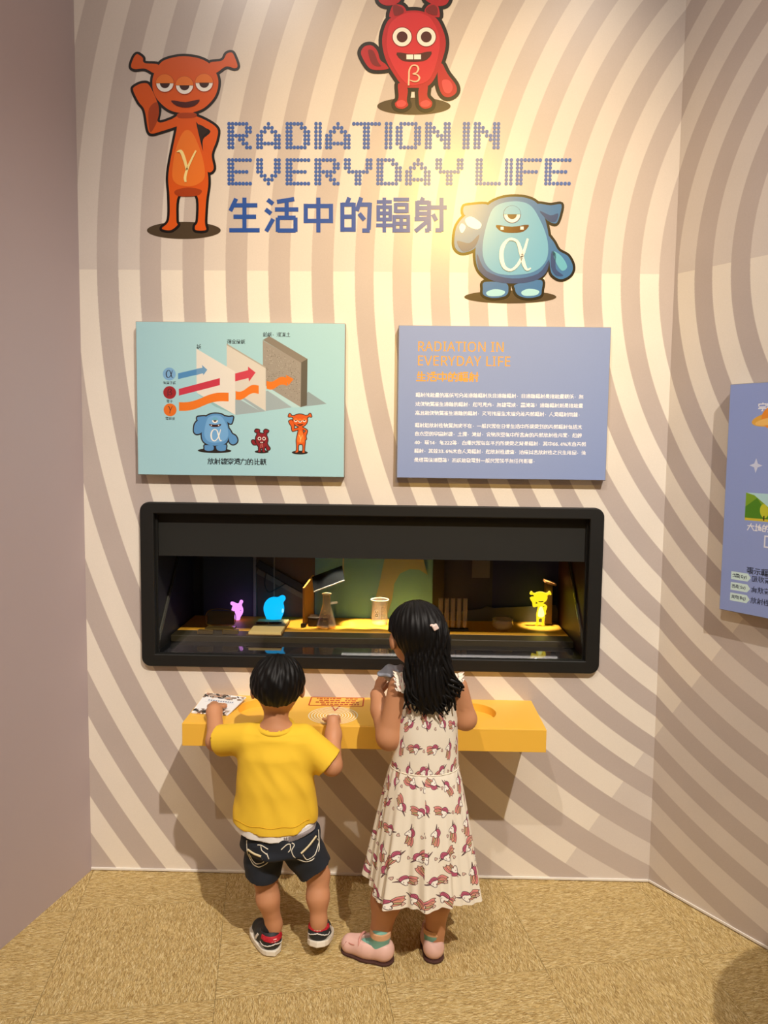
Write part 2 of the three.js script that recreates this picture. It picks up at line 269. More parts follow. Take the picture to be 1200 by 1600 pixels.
spotlight(SPOTS[2], 'black track spotlight hanging low over the viewer, aimed at the title');
for (const [x, y, z, l, nm] of [[0.3, 6.46, 4.4, 4.4, 'long black lighting track under the high ceiling'], [0.4, 4.03, 3.4, 1.0, 'short black lighting track hanging low over the viewer']])
  solo('light_track', box(l, 0.04, 0.05, x, y, z), mat(0x1c1c1c, 0.5), nm, 'lighting track');
{
  const { at, w, h, color, power } = FILL_PANEL, g = thing('fill_light', 'large square luminous fill panel added above the viewer', 'fill light');
  g.position.set(...at);
  part('frame', box(w + 0.06, 0.05, h + 0.06, 0, 0.008, 0), mat(0xe8e8e8, 0.5), g);
  part('light_diffuser', box(w, 0.01, h, 0, -0.02, 0), new THREE.MeshStandardMaterial({ color: 0xffffff, emissive: color, emissiveIntensity: 1.2 }), g);
  const l = new THREE.RectAreaLight(color, power, w, h); l.position.set(at[0], at[1] - 0.04, at[2]); l.lookAt(at[0], 0, at[2]); l.name = 'fill_panel'; scene.add(l);
}
// ---------------------------------------------------------------- vinyl lettering and cartoon decals on the front wall
const VINYL = 0.0005;                                // thickness of one layer of film
const filmMat = (c, r = 0.27) => mat(c, r);
function film(shape, layer, m, name, parent, label) { return part(name, new THREE.ExtrudeGeometry(shape, { depth: VINYL, bevelEnabled: false, curveSegments: 20 }).translate(0, 0, layer * VINYL + 0.0002), m, parent, label); }
// title in dots
const DOTS = {
  R: ['1111110', '1100011', '1100011', '1111110', '1101100', '1100110', '1100011'], A: ['0001000', '0011100', '0110110', '1100011', '1100011', '1111111', '1100011'],
  D: ['1111100', '1100110', '1100011', '1100011', '1100011', '1100011', '1111110'], I: ['11', '11', '11', '11', '11', '11', '11'], T: ['11111111', '00011000', '00011000', '00011000', '00011000', '00011000', '00011000'],
  O: ['0111110', '1100011', '1100011', '1100011', '1100011', '1100011', '0111110'], N: ['1100011', '1110011', '1111011', '1101111', '1100111', '1100011', '1100011'],
  E: ['1111111', '1100000', '1100000', '1111110', '1100000', '1100000', '1111111'], V: ['1100011', '1100011', '1100011', '1100011', '0110110', '0011100', '0001000'],
  Y: ['11000011', '11000011', '11000011', '01111110', '00011000', '00011000', '00011000'], L: ['1100000', '1100000', '1100000', '1100000', '1100000', '1100000', '1111111'], F: ['1111111', '1100000', '1100000', '1111110', '1100000', '1100000', '1100000'],
};
const titleBlue = mat(0x365fae, 0.31), charBlue = mat(0x2050a6, 0.31);
function dotLine(word, xs, y0, label) {
  const g = thing('title_lettering', label, 'lettering', 'wall title');
  [...word].forEach((ch, i) => {
    const [x0, x1] = xs[i], rows = DOTS[ch], n = rows[0].length, list = [];
    const a = W(x0 + 2.9, y0 + 2.5), b = W(x1 - 2.9, y0 + 39.5);
    rows.forEach((r, j) => [...r].forEach((on, k) => { if (on === '1') list.push(new THREE.CylinderGeometry(0.0063, 0.0063, 0.0008, 12).rotateX(Math.PI / 2).translate(a[0] + (b[0] - a[0]) * k / (n - 1), a[1] + (b[1] - a[1]) * j / 6, 0.0006)); }));
    part('letter', merge(list), titleBlue, g);
  });
}
dotLine('RADIATIONIN', [[355, 394], [400, 439], [446, 485], [491, 503], [508, 548], [550, 595], [601, 613], [618, 658], [664, 704], [723, 734], [740, 781]], 191, 'upper title line in blue dots reading RADIATION IN');
dotLine('EVERYDAYLIFE', [[355, 394], [400, 439], [446, 485], [491, 531], [537, 582], [588, 628], [633, 673], [680, 724], [743, 783], [789, 801], [806, 846], [851, 892]], 247.5, 'lower title line in blue dots reading EVERYDAY LIFE');
{
  const BIG = {
    生: [[24, 3, 6, 38], [18, 22, 90, 22], [16, 55, 86, 55], [50, 0, 50, 92], [3, 94, 97, 94]],
    活: [[8, 6, 24, 18], [2, 34, 18, 46], [4, 97, 24, 62], [86, 4, 36, 12], [30, 34, 98, 34], [64, 8, 64, 58], [38, 58, 90, 58], [90, 58, 90, 98], [90, 95, 38, 95], [38, 58, 38, 98]],
    中: [[8, 24, 92, 24], [92, 18, 92, 73], [92, 67, 8, 67], [8, 18, 8, 73], [50, 0, 50, 100]],
    的: [[28, 0, 20, 20], [6, 20, 42, 20], [42, 15, 42, 98], [42, 92, 6, 92], [6, 15, 6, 98], [6, 55, 42, 55], [66, 0, 52, 38], [60, 20, 95, 20], [94, 15, 90, 92], [93, 95, 70, 95], [60, 46, 76, 64]],
    輻: [[2, 12, 46, 12], [24, 0, 24, 100], [6, 27, 42, 27], [42, 22, 42, 68], [42, 63, 6, 63], [6, 22, 6, 68], [6, 45, 42, 45], [0, 80, 48, 80], [52, 5, 98, 5], [58, 20, 92, 20], [92, 16, 92, 43], [92, 39, 58, 39], [58, 16, 58, 43], [54, 55, 96, 55], [96, 50, 96, 100], [96, 95, 54, 95], [54, 50, 54, 100], [75, 55, 75, 95], [54, 75, 96, 75]],
    射: [[28, 0, 22, 12], [10, 14, 46, 14], [10, 10, 10, 62], [46, 10, 46, 96], [46, 94, 34, 95], [10, 30, 46, 30], [10, 46, 46, 46], [2, 62, 50, 60], [46, 64, 4, 97], [52, 28, 100, 28], [84, 0, 84, 97], [84, 94, 66, 94], [58, 48, 68, 66]],
  };
  const g = thing('title_lettering', 'blue Chinese title characters under the dotted English title', 'lettering', 'wall title');
  const xs = [[357, 407], [414, 467], [474, 521], [532, 581], [588, 640], [647, 698]];
  ['生', '活', '中', '的', '輻', '射'].forEach((ch, i) => {
    const [x0, x1] = xs[i], list = [], w = ch === '輻' ? 0.0125 : 0.0145;
    BIG[ch].forEach((s, k) => {
      const a = W(x0 + (x1 - x0) * s[0] / 100, 309 + 54 * s[1] / 100), b = W(x0 + (x1 - x0) * s[2] / 100, 309 + 54 * s[3] / 100), dx = b[0] - a[0], dy = b[1] - a[1];
      list.push(box(Math.hypot(dx, dy) + 0.001, w, 0.0006).rotateZ(Math.atan2(dy, dx)).translate((a[0] + b[0]) / 2, (a[1] + b[1]) / 2, 0.0005 + k * 0.00004));
    });
    part('character', merge(list), charBlue, g);
  });
}
// cartoon figures as flat outlines in their own units (x right, y down)
const FIG = {
  orange: {
    fill: '#dc5a12', deep: '#a83e0a', light: '#ea7a28', outline: 9,
    body: [
      [[172, 215], [180, 165], [215, 110], [270, 88], [330, 82], [395, 92], [445, 118], [478, 165], [487, 215], [470, 275], [425, 325], [375, 348], [320, 355], [255, 340], [205, 300], [180, 260]],
      [[205, 122], [140, 114], [132, 90], [105, 72], [86, 88], [72, 132], [92, 148], [140, 146], [190, 168]],
      [[440, 115], [500, 102], [520, 72], [545, 64], [560, 80], [577, 130], [560, 144], [520, 136], [468, 166]],
      [[300, 360], [260, 378], [203, 390], [207, 320], [165, 222], [130, 208], [90, 225], [82, 245], [108, 300], [136, 340], [152, 430], [172, 450], [215, 440], [292, 415], [320, 400]],
      [[298, 350], [378, 350], [384, 400], [402, 480], [432, 600], [440, 680], [430, 760], [424, 860], [428, 900], [378, 902], [372, 880], [386, 850], [380, 736], [300, 738], [290, 850], [296, 875], [262, 902], [222, 898], [220, 885], [250, 850], [252, 740], [246, 660], [255, 580], [285, 430]],
      [[368, 362], [430, 384], [482, 424], [478, 480], [456, 545], [465, 610], [442, 632], [418, 605], [408, 510], [412, 470], [444, 436], [390, 408]],
    ],
    belly: [[340, 430], [372, 460], [410, 560], [420, 650], [380, 688], [330, 694], [285, 680], [268, 640], [280, 540], [310, 455]],
    eyes: [[234, 212, 40, 0], [326, 222, 40, 0], [418, 210, 40, 0]], lid: 0.5, pupil: '#3a1208',
    mouth: [[264, 292], [330, 300], [396, 288], [375, 316], [330, 326], [286, 316]], teeth: [], shadow: [322, 900, 173, 40], letter: ['γ', 335, 600, 150, '#f8e39a'],
  },
  red: {
    fill: '#b41826', deep: '#7c1018', light: '#d63440', outline: 14,
    body: [
      [[345, 50], [410, 50], [470, 72], [505, 110], [532, 190], [520, 270], [480, 370], [440, 410], [380, 416], [330, 408], [290, 360], [245, 280], [228, 190], [248, 110], [285, 72]],
      [[265, 85], [275, 30], [300, 18], [335, 30], [342, 62]], [[430, 62], [440, 28], [470, 15], [496, 28], [500, 85]],
      [[212, -12], [218, 14], [250, 30], [295, 24], [322, 0], [320, -40], [240, -50]], [[430, -8], [450, 16], [490, 32], [530, 26], [548, 0], [545, -30], [470, -50]],
      [[250, 300], [225, 280], [212, 240], [185, 212], [150, 215], [130, 240], [134, 268], [165, 318], [200, 332], [262, 326]],
      [[490, 330], [512, 296], [540, 345], [580, 400], [580, 438], [545, 460], [512, 448], [492, 400]],
      [[305, 390], [352, 412], [350, 470], [356, 495], [330, 514], [298, 508], [288, 485], [305, 460]], [[402, 412], [446, 400], [446, 450], [468, 478], [462, 505], [430, 514], [405, 498], [400, 470]],
    ],
    belly: null, eyes: [[325, 175, 44, 1], [438, 175, 44, 1]], lid: 0, pupil: '#4a1210',
    mouth: [[300, 248], [380, 256], [462, 243], [440, 282], [380, 292], [322, 284]], teeth: [[345, 258, 32, 22], [381, 258, 32, 22]], shadow: [380, 498, 172, 40], letter: ['β', 380, 355, 96, '#f0c8a8'],
  },
  blue: {
    fill: '#3a74ac', deep: '#27477c', light: '#6cb0d2', outline: 9,
    body: [
      [[600, 425], [655, 392], [720, 380], [790, 386], [840, 412], [872, 470], [894, 560], [900, 650], [880, 730], [830, 775], [720, 792], [620, 775], [560, 725], [545, 640], [562, 540], [582, 470]],
      [[490, 432], [520, 420], [610, 420], [588, 490], [500, 474]], [[500, 470], [545, 468], [590, 495], [572, 570], [545, 628], [490, 648], [455, 630], [446, 590], [458, 520]],
      [[838, 415], [900, 420], [952, 416], [948, 465], [928, 510], [890, 500], [862, 470]], [[886, 570], [915, 590], [940, 632], [985, 660], [1008, 710], [995, 750], [955, 772], [918, 760], [896, 720]],
      [[590, 780], [690, 785], [706, 820], [690, 850], [630, 860], [585, 845], [580, 815]], [[738, 790], [855, 770], [862, 820], [850, 850], [790, 860], [745, 845], [730, 815]],
    ],
    belly: [[640, 430], [720, 405], [800, 420], [850, 490], [886, 590], [880, 680], [820, 735], [720, 750], [640, 738], [592, 690], [582, 610], [605, 500]],
    eyes: [[720, 466, 38, 0]], lid: 0.5, pupil: '#5a4030',
    mouth: [[645, 516], [720, 524], [797, 514], [775, 545], [720, 553], [668, 545]], teeth: [[666, 524, 14, 14], [758, 523, 16, 14]], shadow: [712, 852, 216, 30], letter: ['α', 730, 655, 150, '#f4f2ea'],
  },
};
FIG.orange.tones = [['#a83e0a', [[280, 716], [340, 700], [405, 712], [384, 738], [298, 740]]], ['#a83e0a', [[160, 330], [196, 300], [206, 345], [196, 392], [168, 440], [158, 400]]], ['#2a1a12', [[386, 405], [436, 432], [412, 462], [404, 482]]], ['#a83e0a', [[298, 352], [376, 352], [372, 372], [300, 374]]], ['#f09a50', [[200, 190], [235, 172], [268, 190], [262, 205], [206, 205]]], ['#f09a50', [[292, 200], [326, 184], [360, 200], [354, 214], [298, 214]]], ['#f09a50', [[386, 190], [418, 172], [450, 190], [444, 204], [392, 204]]]];
FIG.red.tones = [['#cb2836', [[350, 62], [405, 62], [460, 90], [500, 180], [490, 280], [455, 370], [400, 398], [350, 396], [300, 340], [255, 240], [262, 130], [300, 84]]], ['#7c1018', [[165, 240], [190, 240], [212, 290], [225, 312], [185, 302]]], ['#d8464e', [[512, 380], [545, 378], [562, 410], [548, 438], [522, 430]]], ['#d8464e', [[300, 480], [325, 470], [345, 486], [328, 502], [304, 500]]], ['#d8464e', [[412, 482], [440, 470], [460, 486], [442, 502], [416, 500]]], ['#7c1018', [[282, 30], [300, 26], [328, 40], [330, 62], [290, 74]]], ['#7c1018', [[440, 40], [470, 24], [490, 40], [486, 74], [440, 60]]]];
FIG.blue.tones = [['#27477c', [[556, 650], [600, 730], [720, 766], [840, 744], [892, 680], [878, 740], [820, 778], [720, 790], [625, 775], [568, 730]]], ['#a4dbe6', [[600, 830], [640, 816], [686, 826], [670, 846], [612, 848]]], ['#a4dbe6', [[764, 828], [800, 814], [846, 824], [832, 844], [776, 846]]], ['#27477c', [[905, 640], [925, 655], [925, 720], [960, 752], [925, 752], [902, 710]]], ['#62b2cc', [[910, 640], [950, 660], [978, 710], [955, 730], [930, 700]]], ['#dfeaf0', [[500, 490], [530, 476], [576, 510], [560, 536], [515, 522]]], ['#dfeaf0', [[472, 530], [484, 508], [503, 524], [486, 554]]], ['#27477c', [[462, 590], [520, 600], [566, 560], [545, 618], [490, 640]]], ['#27477c', [[850, 450], [900, 470], [936, 462], [924, 500], [890, 494]]]];
const smooth = (pts, n = 5) => new THREE.CatmullRomCurve3(pts.map(([x, y]) => V(x, y, 0)), true, 'catmullrom', 0.5).getPoints(pts.length * n).slice(0, -1).map((p) => [p.x, p.y]);
function grow(pts, d) {                              // move an outline outwards
  let area = 0; pts.forEach((p, i) => { const q = pts[(i + 1) % pts.length]; area += p[0] * q[1] - q[0] * p[1]; });
  const s = Math.sign(area);
  return pts.map((p, i) => { const a = pts[(i + pts.length - 1) % pts.length], b = pts[(i + 1) % pts.length], tx = b[0] - a[0], ty = b[1] - a[1], l = Math.hypot(tx, ty) || 1; return [p[0] + ty / l * d * s, p[1] - tx / l * d * s]; });
}
const oval = (cx, cy, rx, ry, n = 28) => Array.from({ length: n }, (_, i) => [cx + Math.cos(i / n * 6.2832) * rx, cy + Math.sin(i / n * 6.2832) * ry]);
function sideDown(cx, cy, r) { return [...Array.from({ length: 15 }, (_, i) => [cx + Math.cos(Math.PI + i / 14 * Math.PI) * r, cy + Math.sin(Math.PI + i / 14 * Math.PI) * r])]; }
function shapeOf(pts, map) { const s = new THREE.Shape(); pts.forEach((p, i) => { const q = map(p); i ? s.lineTo(q[0], q[1]) : s.moveTo(q[0], q[1]); }); s.closePath(); return s; }
const letterShape = {                                // Greek letters as outlines, unit height, y down, centred
  α: [[0.3, -0.5, 0.13], [0.3, -0.5]], β: [], γ: [],
};
function greek(ch, cx, cy, h, map) {                 // strokes of changing width, as polygons
  const S = {
    α: [[[0.42, -0.5], [0.3, -0.1], [0.12, 0.3], [-0.1, 0.48], [-0.3, 0.4], [-0.4, 0.1], [-0.36, -0.25], [-0.16, -0.48], [0.08, -0.42], [0.2, -0.1], [0.3, 0.3], [0.4, 0.47], [0.52, 0.42]], [0.05, 0.07, 0.07, 0.06, 0.09, 0.11, 0.1, 0.06, 0.07, 0.1, 0.09, 0.06, 0.03]],
    β: [[[-0.26, 0.5], [-0.24, 0.1], [-0.22, -0.25], [-0.08, -0.47], [0.14, -0.46], [0.22, -0.3], [0.12, -0.12], [-0.06, -0.06], [0.16, -0.02], [0.27, 0.12], [0.2, 0.27], [0.02, 0.31], [-0.2, 0.24]], [0.06, 0.06, 0.06, 0.05, 0.06, 0.07, 0.05, 0.04, 0.05, 0.07, 0.06, 0.05, 0.03]],
    γ: [[[-0.3, -0.44], [-0.18, -0.46], [-0.06, -0.2], [0.02, 0.12]], [0.02, 0.08, 0.08, 0.06], [[0.3, -0.48], [0.16, -0.2], [0.02, 0.12], [-0.04, 0.38], [-0.02, 0.5]], [0.04, 0.05, 0.06, 0.07, 0.05]],
  }[ch], out = [];
  for (let q = 0; q < S.length; q += 2) {
    const c = new THREE.CatmullRomCurve3(S[q].map(([x, y]) => V(x, y, 0))), n = 36, L = [], Rr = [], ws = S[q + 1];
    for (let i = 0; i <= n; i++) { const t = i / n, p = c.getPoint(t), d = c.getTangent(t), f = t * (ws.length - 1), a = Math.floor(f), w = (ws[a] + ((ws[a + 1] ?? ws[a]) - ws[a]) * (f - a)) * 0.62; L.push([p.x - d.y * w, p.y + d.x * w]); Rr.push([p.x + d.y * w, p.y - d.x * w]); }
    for (let i = 0; i < n; i++) out.push([L[i], L[i + 1], Rr[i + 1], Rr[i]].map(([x, y]) => [cx + x * h, cy + y * h]));
  }
  return out;
}
function quads(list, map, z) {
  const pos = [], nor = [], uv = [];
  for (const q of list) { const p = q.map(map); for (const i of [0, 1, 2, 0, 2, 3]) { pos.push(p[i][0], p[i][1], z); nor.push(0, 0, 1); uv.push(0, 0); } }
  const g = new THREE.BufferGeometry(); g.setAttribute('position', new THREE.Float32BufferAttribute(pos, 3)); g.setAttribute('normal', new THREE.Float32BufferAttribute(nor, 3)); g.setAttribute('uv', new THREE.Float32BufferAttribute(uv, 2)); return g;
}
function figureDecal(key, map, label) {
  const f = FIG[key], g = thing('cartoon_decal', label, 'wall decal', 'cartoon aliens of the wall title'), ink = filmMat(0x0e0806), tone = filmMat(f.fill), out = f.body.map((b) => smooth(b));
  film(shapeOf(oval(...f.shadow, 48), map), 0, filmMat(0x4b3d2c), 'printed_shadow', g, 'dark oval printed under the figure');
  const many = (name, polys, layer, m, lab) => part(name, merge(polys.map((p, i) => new THREE.ExtrudeGeometry(shapeOf(p, map), { depth: VINYL, bevelEnabled: false }).translate(0, 0, 0.0002 + (layer + i * 0.05) * VINYL))), m, g, lab);
  many('outline', out.map((p) => grow(p, f.outline)), 1, ink, 'black outline');
  many('figure', out.map((p) => grow(p, -3)), 2, tone);
  if (f.belly) many('belly', [smooth(f.belly)], 3, filmMat(f.light));
  for (const [col, p] of f.tones) many('printed_tone', [smooth(p, 4)], 3.1, filmMat(col));
  for (const [x, y, r] of f.eyes) {
    many('eye_rim', [oval(x, y, r + 4, r + 4)], 3.6, filmMat(f.deep));
    const e = many('eye', [oval(x, y, r, r)], 4, filmMat(0xf6f2ec));
    many('pupil', [oval(x, y, r * 0.58, r * 0.58)], 5, filmMat(f.pupil));
    if (f.lid) many('eyelid', [sideDown(x, y, r + 2)], 6, filmMat(f.light));
  }
  many('mouth', [smooth(f.mouth, 3)], 4, filmMat(0x4a0f0a));
  for (const [x, y, w, h] of f.teeth) many('tooth', [[[x, y], [x + w, y], [x + w, y + h], [x, y + h]]], 5, filmMat(0xf6f2ec));
  part('letter', quads(greek(...f.letter.slice(0, 4), map), map, 0.0042), filmMat(f.letter[4]), g, 'Greek letter on the belly');
  return g;
}
figureDecal('orange', ([x, y]) => W(180 + x / 3, 60 + y / 3), 'tall orange three-eyed alien decal marked gamma, waving beside the title');
figureDecal('red', ([x, y]) => W(520 + x / 3, y / 3), 'red buck-toothed alien decal marked beta standing above the dotted title');
figureDecal('blue', ([x, y]) => W(560 + x / 3, 180 + y / 3), 'round blue one-eyed alien decal marked alpha below the dotted title');
// the same figures drawn on a printed board
function figureDraw(x, key, ox, oy, k) {
  const f = FIG[key], path = (p) => { x.beginPath(); p.forEach(([a, b], i) => x[i ? 'lineTo' : 'moveTo'](ox + a * k, oy + b * k)); x.closePath(); x.fill(); };
  x.fillStyle = '#20180f'; path(oval(...f.shadow)); const out = f.body.map((b) => smooth(b));
  x.fillStyle = '#1d100c'; out.forEach((p) => path(grow(p, f.outline + 3)));
  x.fillStyle = key === 'red' ? '#8a1622' : key === 'blue' ? '#5a96cc' : f.fill; out.forEach((p) => path(grow(p, -3)));
  if (f.belly) { x.fillStyle = key === 'blue' ? '#74aee0' : f.light; path(smooth(f.belly)); }
  for (const [a, b, r] of f.eyes) { x.fillStyle = '#f6f2ec'; path(oval(a, b, r, r)); x.fillStyle = f.pupil; path(oval(a, b, r * 0.55, r * 0.55)); if (f.lid) { x.fillStyle = f.light; path(sideDown(a, b, r + 2)); } }
  x.fillStyle = '#3a0f0a'; path(smooth(f.mouth, 3)); x.fillStyle = '#f6f2ec'; f.teeth.forEach(([a, b, w, h]) => path([[a, b], [a + w, b], [a + w, b + h], [a, b + h]]));
  x.fillStyle = f.letter[4]; greek(...f.letter.slice(0, 4)).forEach(path);
}
// ---------------------------------------------------------------- printed boards
function boardPrint(name, label, w, h, thick, t, edge, place) {
  const g = thing(name, label, 'information board');
  part('board', rbox(w, h, thick, 0.002, 0, 0, thick / 2), mat(edge, 0.6), g);
  const p = new THREE.BoxGeometry(w - 0.004, h - 0.004, 0.0012).translate(0, 0, thick + 0.0004);
  part('printed_face', p, new THREE.MeshPhysicalMaterial({ map: t, roughness: 0.5, bumpMap: paperBump, bumpScale: 0.0001 }), g);
  place(g); return g;
}
const TH = 0.032;
{ // board with the three kinds of ray
  const [c, x] = canvas(1200, 872), S = (v) => v; x.fillStyle = '#a8d6df'; x.fillRect(0, 0, 1200, 872);
  // design units: the zoomed survey of the board, origin at its corner
  const X = (u) => (u - 72) * 1200 / 1058, Y = (v) => (v - 42) * 872 / 784;
  const poly = (pts, col) => { x.fillStyle = col; x.beginPath(); pts.forEach(([a, b], i) => x[i ? 'lineTo' : 'moveTo'](X(a), Y(b))); x.closePath(); x.fill(); };
  poly([[575, 512], [730, 492], [600, 410], [572, 430]], '#9fb0b6'); poly([[730, 490], [862, 470], [742, 385], [728, 390]], '#9fb0b6'); poly([[905, 468], [1040, 450], [945, 388]], '#8fa2a8'); poly([[575, 512], [380, 405], [470, 470]], '#94c0c4');
  poly([[575, 420], [735, 385], [752, 378], [910, 468], [870, 470], [730, 380], [590, 415], [700, 490]], '#b9dcdf');
  poly([[715, 130], [910, 240], [908, 468], [716, 352]], '#9c958a'); poly([[715, 128], [748, 108], [942, 222], [910, 242]], '#877f72'); poly([[910, 240], [942, 222], [940, 458], [908, 468]], '#5f5a4e');
  for (let i = 0; i < 260; i++) { const a = 722 + rnd() * 180, b = 150 + (a - 722) * 0.56 + rnd() * 190; if (b > 140 + (a - 715) * 0.57 && b < 340 + (a - 715) * 0.58) poly([[a, b], [a + 3, b], [a + 3, b + 3], [a, b + 3]], rnd() > 0.5 ? '#6f685c' : '#b8b2a6'); }
  poly([[532, 148], [730, 265], [730, 490], [532, 370]], '#d9d4c8'); poly([[532, 148], [730, 265], [730, 272], [532, 156]], '#b0aa9c'); poly([[377, 175], [574, 290], [574, 512], [377, 400]], '#e6e2d8');
  const wave = (x0, y0, x1, y1, th, col) => { const n = 30, up = [], dn = []; for (let i = 0; i <= n; i++) { const t = i / n, a = x0 + (x1 - x0) * t, b = y0 + (y1 - y0) * t + Math.sin(t * 6.6) * 9; up.push([a, b]); dn.unshift([a, b + th]); } poly([...up, ...dn], col); };
  poly([[283, 302], [408, 272], [405, 258], [432, 282], [412, 310], [410, 300], [283, 332]], '#4f8ec4'); poly([[377, 278], [408, 272], [405, 258], [432, 282], [412, 310], [410, 300], [377, 310]], '#6f9fc8');
  poly([[286, 382], [496, 324], [496, 360], [286, 416]], '#c9344a'); poly([[574, 300], [640, 282], [640, 264], [678, 294], [645, 340], [642, 322], [574, 340]], '#cf3f50');
  wave(286, 450, 540, 396, 44, '#ee7a1c'); wave(576, 390, 694, 358, 42, '#ee7a1c'); wave(734, 335, 840, 318, 40, '#ee7a1c'); poly([[832, 304], [872, 325], [845, 358]], '#ee7a1c');
  for (const [ch, a, b, col] of [['α', 238, 306, '#7fb2dc'], ['β', 239, 401, '#a01f28'], ['γ', 240, 490, '#e8721c']]) { poly(oval(a, b, 33, 33), col); x.fillStyle = '#1a1a2a'; greek(ch, a, b, 38).forEach((p) => poly(p, '#1a1a2a')); }
  const ink = '#2c3e44';
  write(x, '紙', X(378), Y(153), 26, ink, 0.1); write(x, '薄金屬板', X(534), Y(126), 25, ink, 0.1, 1.05); write(x, '鉛板、混凝土', X(716), Y(88), 25, ink, 0.1, 1.05);
  write(x, '氦原子核', X(206), Y(343), 17, ink, 0.1, 1.1); write(x, '電子', X(222), Y(438), 17, ink, 0.1, 1.1); write(x, '電磁波', X(216), Y(527), 17, ink, 0.1, 1.1);
  write(x, '放射線穿透力的比較', X(431), Y(737), 36, '#1f2c33', 0.12, 1.06);
  figureDraw(x, 'blue', X(362) - 446 * 0.46, Y(507) - 380 * 0.46, 0.455); figureDraw(x, 'red', X(657) - 130 * 0.235, Y(585) + 50 * 0.235, 0.235); figureDraw(x, 'orange', X(845) - 72 * 0.275, Y(500) - 64 * 0.275, 0.27);
  grain(c, 5);
  const a = W(212, 502, TH), b = W(538, 746, TH);
  boardPrint('information_board', 'pale aqua board comparing how rays pass through paper, metal and concrete', b[0] - a[0], a[1] - b[1], TH, tex(c), 0x9a948a, (g) => g.position.set((a[0] + b[0]) / 2, (a[1] + b[1]) / 2, 0.001));
}
{ // board with the text
  const [c, x] = canvas(1320, 968); x.fillStyle = '#8c9fcd'; x.fillRect(0, 0, 1320, 968);
  const X = (u) => (u - 40) * 1320 / 1100, Y = (v) => (v - 60) * 968 / 805, orange = '#f0a545';
  x.fillStyle = orange; x.font = `${Math.round(72 * 1.2)}px sans-serif`; const fitText = (s, u0, u1, v) => { const w = x.measureText(s).width; x.save(); x.translate(X(u0), Y(v)); x.scale((X(u1) - X(u0)) / w, 1); x.fillText(s, 0, 0); x.restore(); };
  fitText('RADIATION IN', 134, 594, 192); fitText('EVERYDAY LIFE', 134, 628, 267);
  write(x, '生活中的輻射', X(134), Y(300), 60, orange, 0.14, 1.1);
  const lines = ['輻射依能量的高低可分為游離輻射及非游離輻射。非游離輻射是指能量較低、無', '法使物質產生游離的輻射，如可見光、無線電波、雷達等；游離輻射則是指能量', '高且能使物質產生游離的輻射，又可依產生來源分為天然輻射、人造輻射兩種。', '輻射和放射性物質無處不在，一般民眾在日常生活中所接受到的天然輻射包括來', '自太空的宇宙射線、土壤、建材、食物及空氣中所含有的天然放射性元素，如鉀', '40、碳14、氡222等。台灣民眾每年平均所接受之背景輻射，其中66.4%來自天然', '輻射，其餘33.6%來自人造輻射，如放射性檢查、治療與含放射性之民生用品，像', '是煙霧偵測器等；而核能發電對一般民眾幾乎無任何影響。'];
  const ys = [411, 459, 506, 572, 617, 663, 709, 757];
  lines.forEach((s, i) => write(x, s, X(132 - i * 0.5), Y(ys[i]), 27.5, '#f4f4f8', 0.13, 1.097));
  grain(c, 5);
  const a = W(623, 508, TH), b = W(947, 751, TH), tr = W(955, 508, TH), w = ((tr[0] - a[0]) + (b[0] - W(620, 748, TH)[0])) / 2, cx = (tr[0] + a[0]) / 2;
  boardPrint('information_board', 'slate blue board with orange heading and white lines of text', w, a[1] - b[1], TH, tex(c), 0x9a948a, (g) => g.position.set(cx, (a[1] + b[1]) / 2, 0.001));
}
